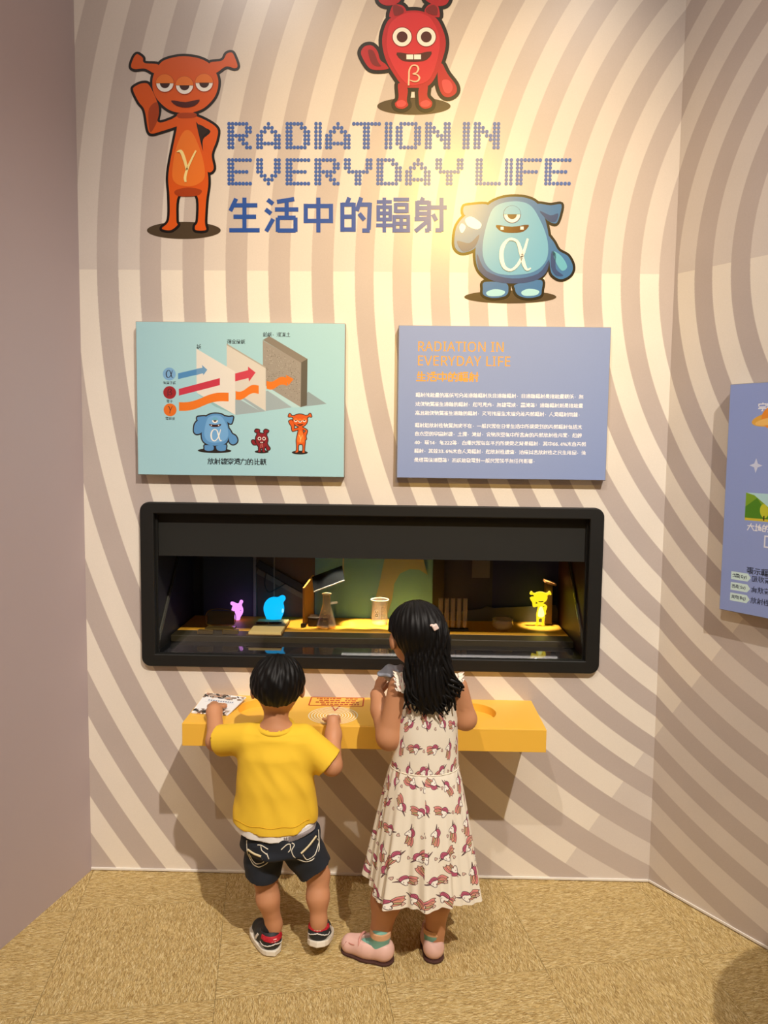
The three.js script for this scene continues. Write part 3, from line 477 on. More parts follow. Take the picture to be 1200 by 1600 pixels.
{ // board on the splayed wall, only its left part in view
  const w = 0.78, h = 0.735, [c, x] = canvas(1024, 965); x.fillStyle = '#94a6dd'; x.fillRect(0, 0, 1024, 965);
  const P = 1024 / w;                                  // canvas pixels per metre
  const X = (s) => s * P, Y = (v) => (v) * P;
  write(x, '宇宙射線', X(0.098), Y(0.062), 34, '#f4f4f8', 0.13);
  const o = (cx, cy, rx, ry, col) => { x.fillStyle = col; x.beginPath(); x.ellipse(X(cx), Y(cy), rx * P, ry * P, -0.15, 0, 7); x.fill(); };
  o(0.15, 0.112, 0.072, 0.022, '#e8b04a'); o(0.15, 0.108, 0.04, 0.036, '#f0942c'); o(0.15, 0.118, 0.06, 0.012, '#f5c46c');
  x.fillStyle = '#d4dcf4'; x.beginPath(); [[0.1, 0.235], [0.106, 0.252], [0.122, 0.258], [0.106, 0.264], [0.1, 0.282], [0.094, 0.264], [0.078, 0.258], [0.094, 0.252]].forEach(([a, b], i) => x[i ? 'lineTo' : 'moveTo'](X(a), Y(b))); x.fill();
  const rect = (a, b, w2, h2, col) => { x.fillStyle = col; x.fillRect(X(a), Y(b), w2 * P, h2 * P); };
  rect(0.072, 0.345, 0.22, 0.088, '#b6e0e4'); x.fillStyle = '#7fa826'; x.beginPath(); [[0.072, 0.345], [0.1, 0.352], [0.2, 0.425], [0.072, 0.425]].forEach(([a, b], i) => x[i ? 'lineTo' : 'moveTo'](X(a), Y(b))); x.fill();
  x.fillStyle = '#4f8a1c'; x.beginPath(); [[0.072, 0.39], [0.11, 0.36], [0.16, 0.43], [0.072, 0.43]].forEach(([a, b], i) => x[i ? 'lineTo' : 'moveTo'](X(a), Y(b))); x.fill(); rect(0.072, 0.425, 0.22, 0.008, '#d8c43a'); o(0.135, 0.4, 0.014, 0.022, '#c8cc30'); rect(0.133, 0.415, 0.004, 0.015, '#3a2a14');
  write(x, '大地的射線', X(0.082), Y(0.442), 30, '#f4f4f8', 0.13);
  x.strokeStyle = '#e8ecf8'; x.lineWidth = 6; x.strokeRect(X(0.142), Y(0.478), 0.3 * P, 0.034 * P);
  write(x, '表示輻射的', X(0.088), Y(0.582), 29, '#20283c', 0.11);
  [['戈雷(Gy)', '吸收劑量的'], ['西弗(Sv)', '有效劑量的'], ['貝克(Bq)', '放射性活度']].forEach(([a, b], i) => {
    const y = 0.604 + i * 0.035; x.fillStyle = '#d6f0ee'; x.beginPath(); [[0.035, y], [0.092, y], [0.103, y + 0.013], [0.092, y + 0.026], [0.035, y + 0.026]].forEach(([p, q], k) => x[k ? 'lineTo' : 'moveTo'](X(p), Y(q))); x.fill();
    write(x, a, X(0.039), Y(y + 0.006), 15.5, '#2a3a4a', 0.1, 0.98); write(x, b, X(0.106), Y(y + 0.003), 26, '#2a3350', 0.1);
  });
  grain(c, 5);
  boardPrint('information_board', 'slate blue board on the splayed wall with planet, landscape and unit tags', w, h, 0.03, tex(c), 0x8a8680, (g) => {
    g.setRotationFromMatrix(new THREE.Matrix4().makeBasis(DR, V(0, 1, 0), NR)); const s = 0.254 + w / 2;
    g.position.set(XR + DR.x * s + NR.x * 0.007, 1.449, DR.z * s + NR.z * 0.007);
    part('spacer', box(w - 0.1, h - 0.1, 0.006, 0, 0, -0.003), mat(0x4a463f, 0.8), g);
  });
}
// ---------------------------------------------------------------- display case set into the wall
function T(px, py, h) { const d = sight(px, py), t = (h - 1.6) / d.y; return V(d.x * t, h, 2.75 + d.z * t); }   // surveyed point at a known height
const roundRect = (x0, y0, x1, y1, r, P = THREE.Shape) => { const s = new P(); s.moveTo(x0 + r, y0); s.lineTo(x1 - r, y0); s.absarc(x1 - r, y0 + r, r, -Math.PI / 2, 0); s.lineTo(x1, y1 - r); s.absarc(x1 - r, y1 - r, r, 0, Math.PI / 2); s.lineTo(x0 + r, y1); s.absarc(x0 + r, y1 - r, r, Math.PI / 2, Math.PI); s.lineTo(x0, y0 + r); s.absarc(x0 + r, y0 + r, r, Math.PI, 1.5 * Math.PI); return s; };
const TABLE = 0.857, TZ = -0.2;
{
  const { x0, x1, y0, y1, zb } = CASE, w = x1 - x0, h = y1 - y0, cx = (x0 + x1) / 2, cy = (y0 + y1) / 2, d = -zb;
  const g = thing('display_case', 'black framed peep-show display case sunk into the ring-patterned wall', 'display case');
  const black = mat(0x10100d, 0.55), inner = mat(0x1d1c18, 0.6), gloss = new THREE.MeshPhysicalMaterial({ color: 0x17181a, roughness: 0.05 });
  const fs = roundRect(-0.921, 0.798, 0.732, 1.391, 0.03); fs.holes.push(roundRect(-0.879, 0.836, 0.69, 1.358, 0.004, THREE.Path));
  part('frame', new THREE.ExtrudeGeometry(fs, { depth: 0.016, bevelEnabled: true, bevelSize: 0.004, bevelThickness: 0.004, bevelSegments: 3, curveSegments: 10 }).translate(0, 0, 0.0012), black, g, 'black rounded frame');
  const lip = roundRect(-0.889, 0.8285, 0.6995, 1.3695, 0.002); lip.holes.push(roundRect(-0.868, 0.8385, 0.68, 1.349, 0.002, THREE.Path));
  part('inner_lip', new THREE.ExtrudeGeometry(lip, { depth: 0.008, bevelEnabled: false }).translate(0, 0, -0.012), black, g);
  part('side_panel', box(0.01, h, d, x0 - 0.005, cy, zb / 2), inner, g); part('side_panel', box(0.01, h, d, x1 + 0.005, cy, zb / 2), mat(0x3a211a, 0.5), g, 'dark red-brown side panel');
  part('top_panel', box(w, 0.01, d, cx, y1 + 0.005, zb / 2), inner, g); part('bottom_panel', box(w, 0.01, d, cx, y0 - 0.005, zb / 2), gloss, g, 'glossy black floor of the case');
  part('back_panel', box(w + 0.02, h + 0.02, 0.01, cx, cy, zb - 0.005), mat(0x23282c, 0.7), g);
  part('valance', box(w - 0.006, 0.172, 0.012, cx, 1.283, -0.0205), mat(0x181813, 0.75), g, 'charcoal board hiding the top of the case');
  // slanting pane of glass in its grooves: foot at the front, head at the back
  const len = 0.66, a = R(44.5);
  const pane = part('glass_pane', box(w - 0.016, len, 0.003), new THREE.MeshPhysicalMaterial({ color: 0xffffff, transmission: 1, thickness: 0, roughness: 0.0, ior: 1.5 }), g, 'clear slanting glass pane');
  const pl = V(cx, 0.835 + len / 2 * Math.cos(a), -0.022 - len / 2 * Math.sin(a)); pane.position.copy(pl); pane.rotation.x = -a;
  for (const s of [-1, 1]) for (const o of [-0.006, 0.009]) { const m = part('glass_rail', box(0.006, len, 0.005), mat(0x4a493f, 0.4), g); m.position.set(cx + s * (w / 2 - 0.004), pl.y, pl.z + o * 1.4); m.rotation.x = -a; }
  // wooden stage; darker colour of the front strip stands for its shade
  part('stage', rbox(w - 0.012, TABLE - y0 - 0.002, -zb + TZ - 0.096, 0.003, cx, (TABLE + y0) / 2, (zb + TZ) / 2 - 0.045), mat(0xe6a92e, 0.5), g, 'honey-coloured wooden stage'); part('shaded_stage_front', rbox(w - 0.012, TABLE - y0 - 0.002, 0.089, 0.003, cx, (TABLE + y0) / 2 - 0.0003, TZ - 0.0455), mat(0x3a331e, 0.45), g, 'front strip of the stage painted dark olive as shade');
  // glossy plate lying before the stage, mirroring the figures
  part('floor_plate', rbox(w - 0.1, 0.006, 0.16, 0.002, cx, y0 + 0.004, TZ + 0.09), gloss, g, 'black glossy plate lying flat');
  // boards closing the stage, coloured and shaped to stand in for glass reflections
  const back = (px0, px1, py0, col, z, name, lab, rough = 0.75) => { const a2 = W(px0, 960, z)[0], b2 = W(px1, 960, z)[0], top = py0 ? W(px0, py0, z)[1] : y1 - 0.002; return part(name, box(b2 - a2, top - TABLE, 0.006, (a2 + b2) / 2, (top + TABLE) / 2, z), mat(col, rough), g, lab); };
  back(318, 396, 0, 0x3a454d, zb + 0.006, 'reflection_board', 'dark slate board painted as a reflection'); back(396, 400.5, 0, 0x8b8a80, zb + 0.012, 'reflection_strip', 'pale upright strip painted as a reflection');
  back(401, 492, 0, 0x56483a, zb + 0.006, 'reflection_board', 'brown board painted as a reflection'); back(492, 675, 0, 0x5a94b8, zb + 0.008, 'reflection_board', 'dull teal board painted as a reflection');
  back(676, 693, 0, 0x15150f, zb + 0.03, 'reflection_post', 'black upright strip painted as a reflection'); back(693, 768, 0, 0x363d58, zb + 0.006, 'reflection_board', 'dark navy board painted as a reflection'); back(768, 880, 0, 0x202d66, zb + 0.006, 'reflection_board', 'deep blue board painted as a reflection'); back(880, 925, 0, 0x4a2a20, zb + 0.008, 'reflection_board', 'red-brown board painted as a reflection');
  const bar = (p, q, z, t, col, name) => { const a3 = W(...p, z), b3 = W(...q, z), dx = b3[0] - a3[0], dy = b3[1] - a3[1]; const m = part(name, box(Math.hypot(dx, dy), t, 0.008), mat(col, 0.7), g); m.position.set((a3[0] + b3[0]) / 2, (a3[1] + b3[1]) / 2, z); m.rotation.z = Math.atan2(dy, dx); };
  bar([402, 880], [478, 922], zb + 0.014, 0.03, 0x26221d, 'reflection_beam'); bar([402, 892], [474, 932], zb + 0.016, 0.022, 0x6d6250, 'reflection_beam'); bar([428.5, 868], [428.5, 932], zb + 0.02, 0.004, 0x8a8070, 'reflection_rod');
  part('reflection_cable', tube([W(416, 893, zb + 0.024), W(414, 915, zb + 0.024), W(420, 925, zb + 0.024), W(432, 920, zb + 0.024), W(446, 912, zb + 0.024)].map(([x, y]) => [x, y, zb + 0.026]), 0.0018, 30, 5), mat(0x14120f, 0.5), g);
  { const z = zb + 0.02, s = new THREE.Shape(); [[694, 958], [752, 951], [760, 947], [771, 950], [868, 945], [874, 962], [874, 978], [694, 978]].forEach((p, i) => { const q = W(...p, z); i ? s.lineTo(...q) : s.moveTo(...q); }); s.closePath(); part('reflection_slope', new THREE.ExtrudeGeometry(s, { depth: 0.008, bevelEnabled: false }).translate(0, 0, z), mat(0x5a5f66, 0.8), g, 'low grey sloping board painted as a reflection'); }
  { const z = zb + 0.014, a4 = W(738, 869, z), b4 = W(765, 903, z); part('reflection_card', box(b4[0] - a4[0], a4[1] - b4[1], 0.003, (a4[0] + b4[0]) / 2, (a4[1] + b4[1]) / 2, z), mat(0x6a6f7a, 0.7), g, 'small grey card painted as a reflection'); }
  { const z = zb + 0.014, s = new THREE.Shape(); [[602, 868], [661, 872], [668, 898], [655, 890], [640, 889], [625, 896], [616, 912], [613, 935], [606, 958], [578, 966], [592, 915]].forEach((p, i) => { const q = W(...p, z); i ? s.lineTo(...q) : s.moveTo(...q); }); s.closePath(); part('reflection_cloth', new THREE.ExtrudeGeometry(s, { depth: 0.004, bevelEnabled: false }).translate(0, 0, z), mat(0x8a9490, 0.9), g, 'grey curving board painted as a reflection of cloth'); }
  // small downlights behind the valance
  const DOWN = [[-0.38, -0.42, 12, 3], [-0.26, -0.43, 12, 6], [-0.14, -0.44, 12, 7], [-0.02, -0.44, 12, 8], [0.1, -0.44, 12, 8], [0.61, -0.46, 11, 4]];
  for (const [x, z, ang, cd] of DOWN) {
    part('downlight', cyl(0.018, 0.018, 0.012, 20, x, y1 - 0.007, z), mat(0x111111, 0.5), g); part('downlight_lens', cyl(0.014, 0.014, 0.002, 20, x, y1 - 0.0145, z), new THREE.MeshStandardMaterial({ color: 0xffffff, emissive: 0xffcf70, emissiveIntensity: 6 }), g);
    const l = new THREE.SpotLight(0xffefd0, cd, 0, R(ang), 0.35, 2); l.position.set(x, y1 - 0.018, z); l.target.position.set(x, 0, z); l.castShadow = true; l.shadow.radius = 0.7; l.name = 'case_downlight'; l.target.name = 'case_downlight_aim'; scene.add(l); scene.add(l.target);
  }
}
// things on the stage
const glass = new THREE.MeshPhysicalMaterial({ color: 0xfff8ec, transmission: 0.88, thickness: 0, roughness: 0.08, ior: 1.5 });
const lathe = (pts, n = 32) => new THREE.LatheGeometry(pts.map((p) => new THREE.Vector2(...p)), n);
const onStage = (px, py) => T(px, py, TABLE);
{ // flask with a side arm
  const p = onStage(510, 980), g = thing('conical_flask', 'clear conical glass flask with a side arm beside the dark box', 'flask'); g.position.set(p.x, TABLE + 0.0005, p.z);
  part('body', lathe([[0, 0.001], [0.036, 0.001], [0.041, 0.006], [0.04, 0.012], [0.018, 0.092], [0.0165, 0.1], [0.0165, 0.134], [0.0195, 0.138], [0.0175, 0.139], [0.0145, 0.134], [0.0145, 0.1], [0.016, 0.092], [0.038, 0.012], [0.036, 0.005], [0, 0.004]]), glass, g);
  part('side_arm', tube([[0.014, 0.1, 0], [0.03, 0.102, 0], [0.046, 0.104, 0]], 0.0045, 8, 10), glass, g);
  part('rim', new THREE.TorusGeometry(0.018, 0.0018, 8, 32).rotateX(Math.PI / 2).translate(0, 0.139, 0), mat(0xf0dca0, 0.2), g); part('scale_print', merge([0, 1, 2, 3].map((k) => box(0.014 - k * 0.002, 0.0016, 0.001, -0.004, 0, 0).rotateX(0.25).translate(0, 0.034 + k * 0.013, 0.0365 - k * 0.0036))), mat(0xe8d8a0, 0.5), g, 'pale measuring marks');
}
{ // beaker
  const p = onStage(593, 975), g = thing('beaker', 'clear glass beaker with white measuring scale on the lit stage', 'beaker'); g.position.set(p.x, TABLE + 0.0005, p.z);
  part('body', lathe([[0, 0.001], [0.032, 0.001], [0.0345, 0.005], [0.0345, 0.098], [0.039, 0.104], [0.037, 0.105], [0.0325, 0.098], [0.0325, 0.005], [0, 0.003]]), glass, g);
  part('rim', new THREE.TorusGeometry(0.037, 0.0018, 8, 40).rotateX(Math.PI / 2).translate(0, 0.104, 0), mat(0xfbeec0, 0.2), g); part('spout', new THREE.SphereGeometry(0.005, 10, 8).translate(0, 0.107, -0.036), glass, g);
  const pr = []; for (let k = 0; k < 6; k++) pr.push(box(k % 2 ? 0.008 : 0.012, 0.0018, 0.001, 0.014, 0.03 + k * 0.01, 0.0325)); pr.push(box(0.0018, 0.058, 0.001, 0.008, 0.054, 0.034)); pr.push(new THREE.TorusGeometry(0.005, 0.0016, 6, 14).translate(-0.012, 0.06, 0.034), new THREE.TorusGeometry(0.005, 0.0016, 6, 14).translate(-0.012, 0.044, 0.034));
  part('scale_print', merge(pr), mat(0xfff4d0, 0.5), g, 'white measuring scale');
}
{ // notebook with a pen
  const a = onStage(387, 993), b = onStage(440, 990), c = onStage(434, 972), d = onStage(386, 972), g = thing('notebook', 'open notepad with cream pages left of the upright board', 'notebook');
  g.position.set((a.x + b.x) / 2, TABLE + 0.0005, (a.z + d.z) / 2); const w = b.x - a.x, dep = a.z - d.z;
  part('cover', rbox(w + 0.012, 0.004, dep + 0.01, 0.0015, 0, 0.002, 0), mat(0x6a4a1c, 0.6), g); part('pages', rbox(w, 0.01, dep, 0.001, 0.003, 0.009, 0), mat(0xf4d888, 0.7), g, 'cream pages');
  const q = thing('pen', 'dark brown pen lying across the cream notepad', 'pen'); q.position.set(g.position.x - 0.006, TABLE + 0.0185, g.position.z - dep * 0.12); q.rotation.y = 0.12;
  part('barrel', lathe([[0, -0.055], [0.002, -0.054], [0.0045, -0.04], [0.0045, 0.045], [0.003, 0.05], [0, 0.05]], 16).rotateZ(Math.PI / 2), mat(0x3a1e14, 0.35), q); part('clip', box(0.03, 0.0012, 0.002, -0.03, 0.005, 0), mat(0xb89a60, 0.3), q); part('ring', cyl(0.0048, 0.0048, 0.003, 16).rotateZ(Math.PI / 2), mat(0xb89a60, 0.3), q);
}
{ // upright board, dark box, plate shaped after a monitor reflected in the glass
  const p = onStage(474, 978), q = onStage(485, 968), dir = q.clone().sub(p), l = dir.length() * 1.35, g = thing('upright_board', 'upright amber wooden board standing on edge by the flask', 'board');
  g.position.copy(p).addScaledVector(dir, 0.6); g.position.y = TABLE + 0.0006; g.rotation.y = Math.atan2(-dir.z, dir.x);
  const s = new THREE.Shape(); s.moveTo(-l / 2, 0); s.lineTo(l / 2, 0); s.lineTo(l / 2, 0.186); s.lineTo(-l / 2, 0.16); s.closePath(); part('panel', new THREE.ExtrudeGeometry(s, { depth: 0.006, bevelEnabled: true, bevelSize: 0.001, bevelThickness: 0.001, bevelSegments: 1 }).translate(0, 0.001, 0), mat(0xe0a040, 0.6), g); part('foot', rbox(0.012, 0.012, 0.02, 0.001, -l / 2 - 0.006, 0.007, 0.004), mat(0x20160c, 0.6), g);
  const bx = thing('dark_box', 'low dark brown box lying in front of the amber board', 'box'), c = onStage(494, 977); bx.position.set(c.x + 0.012, TABLE + 0.0006, c.z - 0.01); bx.rotation.y = -0.1;
  part('box_body', rbox(0.085, 0.03, 0.06, 0.004, 0, 0.0155, 0), mat(0x33200f, 0.45), bx); part('lid', rbox(0.087, 0.006, 0.062, 0.002, 0, 0.0338, 0), mat(0x2a1a0c, 0.4), bx);
  const t = new THREE.Group(), z = -0.42; t.name = 'reflection_plate'; t.userData.label = 'dark tilted plate imitating a reflected monitor'; scene.getObjectByName('display_case').add(t); const a = W(493, 930, z), b = W(541, 912, z); t.position.set((a[0] + b[0]) / 2, (a[1] + b[1]) / 2, z); t.rotation.set(0.0, 0, Math.atan2(b[1] - a[1], b[0] - a[0]));
  const w = Math.hypot(b[0] - a[0], b[1] - a[1]); part('plate', box(w, 0.003, 0.11, 0, 0.02, -0.055).applyMatrix4(new THREE.Matrix4().makeRotationX(0.45)), mat(0x0e1012, 0.25), t); part('white_edge', rbox(w, 0.0055, 0.004, 0.001, 0, 0.017, 0.01), mat(0xf4f4f0, 0.4), t, 'white front edge imitating the reflected bright line');
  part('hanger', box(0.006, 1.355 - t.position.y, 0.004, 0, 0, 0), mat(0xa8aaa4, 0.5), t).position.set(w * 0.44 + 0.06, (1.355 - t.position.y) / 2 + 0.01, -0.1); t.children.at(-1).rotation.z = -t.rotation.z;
}
{ // open case with clear lid, and two clear blocks
  const g = thing('spectacle_case', 'open clear case with gold edged lid at the dark end of the stage', 'case'), p = onStage(345, 984), gold = mat(0x9a7a30, 0.3, { metalness: 0.5 }), smoke = new THREE.MeshPhysicalMaterial({ color: 0x8a7340, transmission: 0.6, roughness: 0.15, thickness: 0 });
  g.position.set(p.x, TABLE + 0.0005, p.z); part('tray', rbox(0.12, 0.01, 0.05, 0.004, 0, 0.006, 0), smoke, g);
  const lid = part('lid', rbox(0.11, 0.055, 0.003, 0.0012), smoke, g); lid.position.set(-0.006, 0.042, -0.03); lid.rotation.x = -0.35;
  part('lid_edge', tube([[-0.055, -0.026, 0.002], [0.055, -0.026, 0.002], [0.052, 0.024, 0.002], [-0.054, 0.026, 0.002]].map((v) => V(...v)), 0.0018, 60, 6, true), gold, lid);
  for (const [px, py, lab] of [[322, 991, 'small clear block with gold edges by the glossy plate, outer one'], [361, 991, 'small clear block with gold edges by the glossy plate, beside the notepad']]) {
    const q = onStage(px, py), b = thing('clear_block', lab, 'block'); b.position.set(q.x, TABLE + 0.0005, q.z); part('block', rbox(0.06, 0.018, 0.022, 0.003, 0, 0.01, 0), smoke, b); part('edge', tube([[-0.03, 0.002, 0.011], [-0.03, 0.018, 0.011], [0.03, 0.019, 0.011]], 0.0014, 16, 5), gold, b);
  }
}
{ // test tubes and a glass ball, barely lit
  const g = thing('test_tube_rack', 'row of upright glass test tubes in the dim part of the stage', 'test tubes'), p = onStage(707, 985); g.position.set(p.x, TABLE + 0.0005, p.z);
  part('rack_base', rbox(0.13, 0.008, 0.03, 0.002, 0, 0.0045, 0), mat(0x2c2418, 0.5), g);
  for (let k = 0; k < 5; k++) part('test_tube', lathe([[0, 0], [0.006, 0.002], [0.009, 0.01], [0.009, 0.12], [0.0105, 0.123], [0.008, 0.121], [0.008, 0.01], [0, 0.003]], 16).translate(-0.05 + k * 0.025, 0.009, 0), glass, g);
  const b = thing('glass_dish', 'small round glass dish on the dim stage between tubes and yellow figure', 'dish'), q = onStage(785, 984); b.position.set(q.x, TABLE + 0.0005, q.z); part('bowl', lathe([[0, 0.001], [0.03, 0.002], [0.044, 0.02], [0.042, 0.045], [0.04, 0.045], [0.041, 0.021], [0.028, 0.005], [0, 0.004]]), glass, b); part('rim', new THREE.TorusGeometry(0.041, 0.0014, 6, 32).rotateX(Math.PI / 2).translate(0, 0.045, 0), mat(0x8a8068, 0.3), b);
}
{ // wooden upright at the right end
  const g = thing('wooden_stand', 'narrow upright wooden stand with a slanting top beside the yellow figure', 'stand'), z = -0.5, a = W(850, 985, z), b = W(860, 985, z); g.position.set((a[0] + b[0]) / 2, TABLE + 0.0005, z);
  part('upright', rbox(b[0] - a[0], 0.172, 0.05, 0.002, 0, 0.087, 0), mat(0x7a5a38, 0.6), g); const t = part('top', rbox(0.05, 0.01, 0.054, 0.002), mat(0xb8844a, 0.5), g); t.position.set(0.004, 0.178, 0); t.rotation.z = -0.28;
}
// ---------------------------------------------------------------- shapes from distance fields
const mix = (a, b, t) => a + (b - a) * t, clamp = (v, a = 0, b = 1) => Math.max(a, Math.min(b, v));
const smin = (a, b, k) => { const h = Math.max(k - Math.abs(a - b), 0) / k; return Math.min(a, b) - h * h * k * 0.25; };
const smax = (a, b, k) => -smin(-a, -b, k);
// tapered capsule a(x,y,z,r) to b
const bone = (a, b) => { const dx = b[0] - a[0], dy = b[1] - a[1], dz = b[2] - a[2], l = dx * dx + dy * dy + dz * dz || 1e-9; return (x, y, z) => { const t = clamp(((x - a[0]) * dx + (y - a[1]) * dy + (z - a[2]) * dz) / l); return Math.hypot(x - a[0] - dx * t, y - a[1] - dy * t, z - a[2] - dz * t) - mix(a[3], b[3], t); }; };
const egg = (c, r, yaw = 0) => { const cs = Math.cos(yaw), sn = Math.sin(yaw); return (x, y, z) => { const ax = x - c[0], az = z - c[2], u = (ax * cs - az * sn) / r[0], v = (y - c[1]) / r[1], w = (ax * sn + az * cs) / r[2], k0 = Math.hypot(u, v, w), k1 = Math.hypot(u / r[0], v / r[1], w / r[2]); return k1 < 1e-6 ? -Math.min(...r) : k0 * (k0 - 1) / k1; }; };
const blend = (list, k) => (x, y, z) => { let d = 1e3; for (const f of list) d = smin(d, f(x, y, z), k); return d; };
const chain = (pts) => pts.slice(1).map((p, i) => bone(pts[i], p));
// surface nets
function field(f, lo, hi, cell, uvs = 1) {
  const nx = Math.ceil((hi[0] - lo[0]) / cell) + 1, ny = Math.ceil((hi[1] - lo[1]) / cell) + 1, nz = Math.ceil((hi[2] - lo[2]) / cell) + 1, v = new Float32Array(nx * ny * nz), id = new Int32Array(nx * ny * nz).fill(-1), at = (i, j, k) => i + nx * (j + ny * k);
  // coarse pass first: skip blocks far from the surface
  const B = 4, far = cell * B * 1.9;
  for (let k0 = 0; k0 < nz; k0 += B) for (let j0 = 0; j0 < ny; j0 += B) for (let i0 = 0; i0 < nx; i0 += B) {
    const d = f(lo[0] + (i0 + 2) * cell, lo[1] + (j0 + 2) * cell, lo[2] + (k0 + 2) * cell), skip = Math.abs(d) > far;
    for (let k = k0; k < Math.min(k0 + B, nz); k++) for (let j = j0; j < Math.min(j0 + B, ny); j++) for (let i = i0; i < Math.min(i0 + B, nx); i++) v[at(i, j, k)] = skip ? d : f(lo[0] + i * cell, lo[1] + j * cell, lo[2] + k * cell);
  }
  const pos = [], idx = [], E = [[0, 1], [0, 2], [0, 4], [1, 3], [1, 5], [2, 3], [2, 6], [3, 7], [4, 5], [4, 6], [5, 7], [6, 7]];
  for (let k = 0; k < nz - 1; k++) for (let j = 0; j < ny - 1; j++) for (let i = 0; i < nx - 1; i++) {
    const c = [0, 1, 2, 3, 4, 5, 6, 7].map((q) => v[at(i + (q & 1), j + ((q >> 1) & 1), k + (q >> 2))]); let m = 0; for (let q = 0; q < 8; q++) if (c[q] < 0) m |= 1 << q;
    if (m === 0 || m === 255) continue;
    let x = 0, y = 0, z = 0, n = 0;
    for (const [a, b] of E) if ((c[a] < 0) !== (c[b] < 0)) { const t = c[a] / (c[a] - c[b]); x += mix(a & 1, b & 1, t); y += mix((a >> 1) & 1, (b >> 1) & 1, t); z += mix(a >> 2, b >> 2, t); n++; }
    id[at(i, j, k)] = pos.length / 3; pos.push(lo[0] + (i + x / n) * cell, lo[1] + (j + y / n) * cell, lo[2] + (k + z / n) * cell);
  }
  for (let k = 1; k < nz - 1; k++) for (let j = 1; j < ny - 1; j++) for (let i = 1; i < nx - 1; i++) {
    const s = v[at(i, j, k)] < 0;
    const face = (a, b, c, d, flip) => { if (a < 0 || b < 0 || c < 0 || d < 0) return; flip ? idx.push(a, b, c, a, c, d) : idx.push(a, c, b, a, d, c); };
    if (s !== v[at(i + 1, j, k)] < 0) face(id[at(i, j - 1, k - 1)], id[at(i, j, k - 1)], id[at(i, j, k)], id[at(i, j - 1, k)], s);
    if (s !== v[at(i, j + 1, k)] < 0) face(id[at(i - 1, j, k - 1)], id[at(i - 1, j, k)], id[at(i, j, k)], id[at(i, j, k - 1)], s);
    if (s !== v[at(i, j, k + 1)] < 0) face(id[at(i - 1, j - 1, k)], id[at(i, j - 1, k)], id[at(i, j, k)], id[at(i - 1, j, k)], s);
  }
  const nor = new Float32Array(pos.length), uv = new Float32Array(pos.length / 3 * 2), e = cell * 0.5;
  for (let i = 0; i < pos.length; i += 3) {
    const [x, y, z] = [pos[i], pos[i + 1], pos[i + 2]], a = f(x + e, y, z) - f(x - e, y, z), b = f(x, y + e, z) - f(x, y - e, z), c = f(x, y, z + e) - f(x, y, z - e), l = Math.hypot(a, b, c) || 1;
    nor[i] = a / l; nor[i + 1] = b / l; nor[i + 2] = c / l; uv[i / 3 * 2] = x * uvs; uv[i / 3 * 2 + 1] = y * uvs;
  }
  const g = new THREE.BufferGeometry(); g.setAttribute('position', new THREE.Float32BufferAttribute(pos, 3)); g.setAttribute('normal', new THREE.BufferAttribute(nor, 3)); g.setAttribute('uv', new THREE.BufferAttribute(uv, 2)); g.setIndex(idx);
  return g;
}
// ---------------------------------------------------------------- glowing figures of the show
{
  const glow = (c, i) => new THREE.MeshStandardMaterial({ color: 0x101010, emissive: c, emissiveIntensity: i });
  const G = 'glowing figures of the show';
  { const p = onStage(371, 969), g = thing('glowing_figurine', 'tiny pink glowing figure with two ears above the clear case', 'figurine', G); g.position.set(p.x, TABLE + 0.0006, p.z);
    const f = blend([egg([0, 0.042, 0], [0.025, 0.03, 0.022]), bone([0, 0.02, 0, 0.013], [0, 0.008, 0, 0.012]), bone([-0.012, 0.07, 0, 0.006], [-0.022, 0.072, 0, 0.008]), bone([0.012, 0.068, 0, 0.006], [0.017, 0.08, 0, 0.008])], 0.008);
    part('body', field((x, y, z) => Math.max(f(x, y, z), 0.0005 - y), [-0.05, -0.005, -0.04], [0.05, 0.1, 0.04], 0.0025), glow(0xee98ff, 1.9), g);
    for (const s of [0.006, 0.017]) part('eye', new THREE.SphereGeometry(0.0022, 8, 6).translate(s, 0.046, 0.0205 - s * 0.25), glow(0x402040, 0.3), g); }
  { const p = onStage(428, 971), g = thing('glowing_figurine', 'bright blue glowing round figure above the cream notepad', 'figurine', G); g.position.set(p.x, TABLE + 0.0006, p.z);
    const f = blend([egg([0, 0.055, 0], [0.044, 0.05, 0.036]), bone([0, 0.03, 0, 0.03], [0, 0.014, 0, 0.03]), bone([0.024, 0.09, 0, 0.012], [0.036, 0.1, 0, 0.014])], 0.014);
    part('body', field((x, y, z) => Math.max(f(x, y, z), 0.0005 - y), [-0.07, -0.005, -0.055], [0.07, 0.13, 0.055], 0.004), glow(0x0cb8ff, 1.8), g); part('eye', new THREE.SphereGeometry(0.01, 12, 8).scale(0.6, 1, 0.6).translate(0.038, 0.05, 0.014), glow(0x90e0ff, 1.9), g, 'pale blue eye'); }
  { const p = onStage(843, 977), g = thing('glowing_figurine', 'bright yellow glowing waving alien figure by the wooden stand', 'figurine', G); g.position.set(p.x, TABLE + 0.0006, p.z);
    const k = 0.146 / 838, map = ([x, y]) => [(x - 325) * k, (902 - y) * k];
    part('body', merge(FIG.orange.body.map((b, i) => new THREE.ExtrudeGeometry(shapeOf(smooth(b), map), { depth: 0.008, bevelEnabled: true, bevelSize: 0.001, bevelThickness: 0.003, bevelSegments: 2 }).translate(0, 0, -0.004 + i * 0.0003))), glow(0xffe020, 1.8), g);
    part('mouth', new THREE.ExtrudeGeometry(shapeOf(smooth(FIG.orange.mouth, 3), map), { depth: 0.002, bevelEnabled: false }).translate(0, 0, 0.009), mat(0x4a3a08, 0.6), g); part('belly', new THREE.ExtrudeGeometry(shapeOf(smooth(FIG.orange.belly), map), { depth: 0.002, bevelEnabled: false }).translate(0, 0, 0.009), glow(0xffffa0, 2), g); }
}
